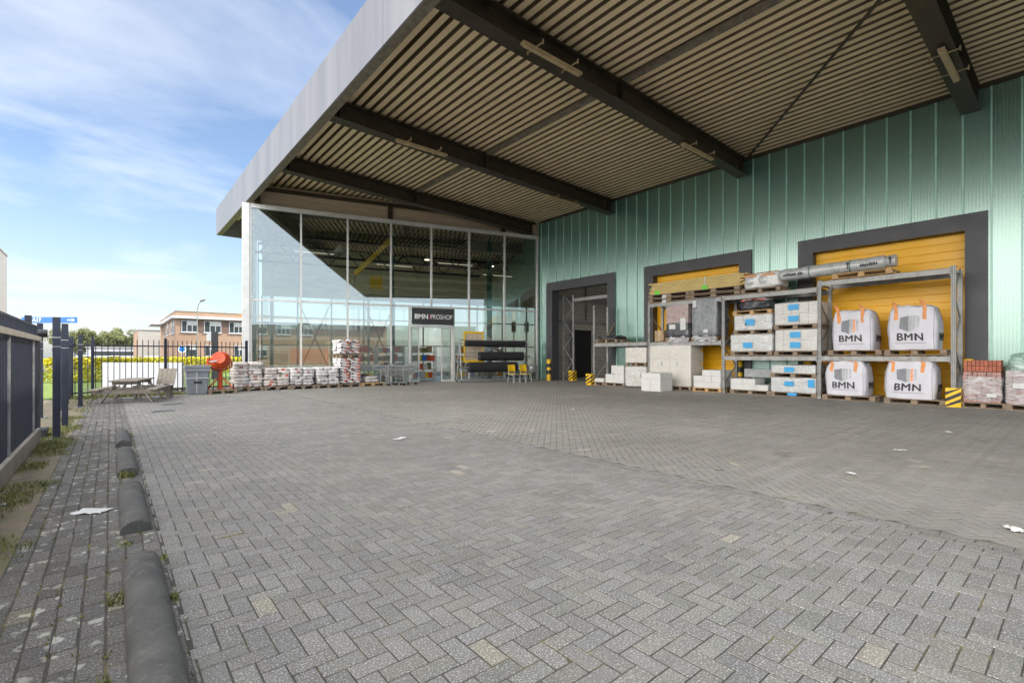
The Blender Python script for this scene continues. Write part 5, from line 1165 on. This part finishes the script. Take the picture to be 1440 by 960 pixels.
# ------------------------------------------------------------------ light and sky
SUN = Vector((.80 * math.cos(R(52)), -.60 * math.cos(R(52)), math.sin(R(52))))
sl = bpy.data.lights.new('sun', 'SUN'); sl.energy = 2.2; sl.angle = R(.6); sl.color = (1, .93, .82)
so = bpy.data.objects.new('sun', sl); COL.objects.link(so); so.rotation_euler = (-SUN).to_track_quat('-Z', 'Y').to_euler()
w = bpy.data.worlds.new('World'); sc.world = w; w.use_nodes = True; nt = w.node_tree; nt.nodes.clear()
out = nt.nodes.new('ShaderNodeOutputWorld'); bg = nt.nodes.new('ShaderNodeBackground')
sky = N(nt, 'ShaderNodeTexSky', sky_type='NISHITA', sun_disc=False, sun_elevation=R(52), sun_rotation=math.atan2(.80, -.60), air_density=1.0, dust_density=1.2, ozone_density=1.4)
tc = N(nt, 'ShaderNodeTexCoord'); sx = N(nt, 'ShaderNodeSeparateXYZ'); L(nt, tc, 'Generated', sx, 0)
def math_(op, a, b=None, clamp=False):
    n = N(nt, 'ShaderNodeMath', operation=op, use_clamp=clamp)
    for i, v in enumerate((a, b)):
        if v is None: continue
        if isinstance(v, (int, float)): n.inputs[i].default_value = v
        else: nt.links.new(v, n.inputs[i])
    return n.outputs[0]
dz = math_('ADD', math_('MAXIMUM', sx.outputs[2], 0.), .22)
cb = N(nt, 'ShaderNodeCombineXYZ'); nt.links.new(math_('DIVIDE', sx.outputs[0], dz), cb.inputs[0]); nt.links.new(math_('DIVIDE', sx.outputs[1], dz), cb.inputs[1])
mp = N(nt, 'ShaderNodeMapping'); mp.inputs['Rotation'].default_value = (0, 0, R(18)); mp.inputs['Scale'].default_value = (.9, 1.9, 1); mp.inputs['Location'].default_value = (2.6, .8, 0); L(nt, cb, 0, mp, 0)
n1 = N(nt, 'ShaderNodeTexNoise', Scale=.95, Detail=9, Roughness=.56, Distortion=.5); L(nt, mp, 0, n1, 'Vector')
r1 = N(nt, 'ShaderNodeMapRange'); r1.inputs['From Min'].default_value = .47; r1.inputs['From Max'].default_value = .78; L(nt, n1, 0, r1, 0)
# bright lobe added to the unseen sky behind the camera, fills the shaded yard
dv = N(nt, 'ShaderNodeVectorMath', operation='DOT_PRODUCT'); dv.inputs[1].default_value = (-.45, -.42, .79); L(nt, tc, 'Generated', dv, 0)
r2 = N(nt, 'ShaderNodeMapRange'); r2.inputs['From Min'].default_value = .45; r2.inputs['From Max'].default_value = .92; r2.interpolation_type = 'SMOOTHSTEP'; L(nt, dv, 'Value', r2, 0)
n2 = N(nt, 'ShaderNodeTexNoise', Scale=1.6, Detail=7, Roughness=.55); L(nt, cb, 0, n2, 'Vector')
r3 = N(nt, 'ShaderNodeMapRange'); r3.inputs['From Min'].default_value = .25; r3.inputs['From Max'].default_value = .55; L(nt, n2, 0, r3, 0)
fill_high = math_('MULTIPLY', r2.outputs[0], r3.outputs[0])
dw = N(nt, 'ShaderNodeVectorMath', operation='DOT_PRODUCT'); dw.inputs[1].default_value = (-.91, -.14, .39); L(nt, tc, 'Generated', dw, 0)  # bright lobe added low in the unseen sky, lights the space under the canopy
r4 = N(nt, 'ShaderNodeMapRange'); r4.inputs['From Min'].default_value = .60; r4.inputs['From Max'].default_value = .93; r4.interpolation_type = 'SMOOTHSTEP'; L(nt, dw, 'Value', r4, 0)
ds = N(nt, 'ShaderNodeVectorMath', operation='DOT_PRODUCT'); ds.inputs[1].default_value = (-.30, -.90, .31); L(nt, tc, 'Generated', ds, 0)  # pale lobe added to the unseen sky for the shop glass to mirror
r5 = N(nt, 'ShaderNodeMapRange'); r5.inputs['From Min'].default_value = .55; r5.inputs['From Max'].default_value = .95; r5.interpolation_type = 'SMOOTHSTEP'; L(nt, ds, 'Value', r5, 0)
fill_west = math_('MULTIPLY', r4.outputs[0], math_('ADD', math_('MULTIPLY', r3.outputs[0], .5), .5))
hz = N(nt, 'ShaderNodeMapRange'); hz.inputs['From Min'].default_value = .30; hz.inputs['From Max'].default_value = .0; L(nt, sx, 2, hz, 0)
SKY_K, CLOUD, FILL_HIGH, FILL_WEST = .080, .48, 1.3, 2.4
skm = N(nt, 'ShaderNodeVectorMath', operation='SCALE'); skm.inputs[3].default_value = SKY_K; L(nt, sky, 0, skm, 0)
c0 = mixc(nt, math_('MULTIPLY', hz.outputs[0], .35), skm.outputs[0], (.25, .27, .315))
c = mixc(nt, math_('MULTIPLY', r1.outputs[0], .62), c0, (CLOUD * .95, CLOUD * .97, CLOUD))
c = mixc(nt, math_('MULTIPLY', fill_high, .9), c, (FILL_HIGH, FILL_HIGH * .98, FILL_HIGH * .96))
c = mixc(nt, math_('MULTIPLY', r5.outputs[0], .8), c, (.62, .72, .84))
c = mixc(nt, math_('MULTIPLY', fill_west, .95), c, (FILL_WEST, FILL_WEST * .97, FILL_WEST * .92))
nt.links.new(c, bg.inputs[0]); bg.inputs[1].default_value = 1.; L(nt, bg, 0, out, 0)
vs = sc.view_settings; vs.view_transform = 'Standard'; vs.look = 'None'; vs.exposure = 1.55; vs.gamma = 1; vs.use_curve_mapping = False
sc.cycles.max_bounces = 8; sc.cycles.transparent_max_bounces = 24; sc.cycles.sample_clamp_indirect = 6; sc.cycles.use_denoising = True
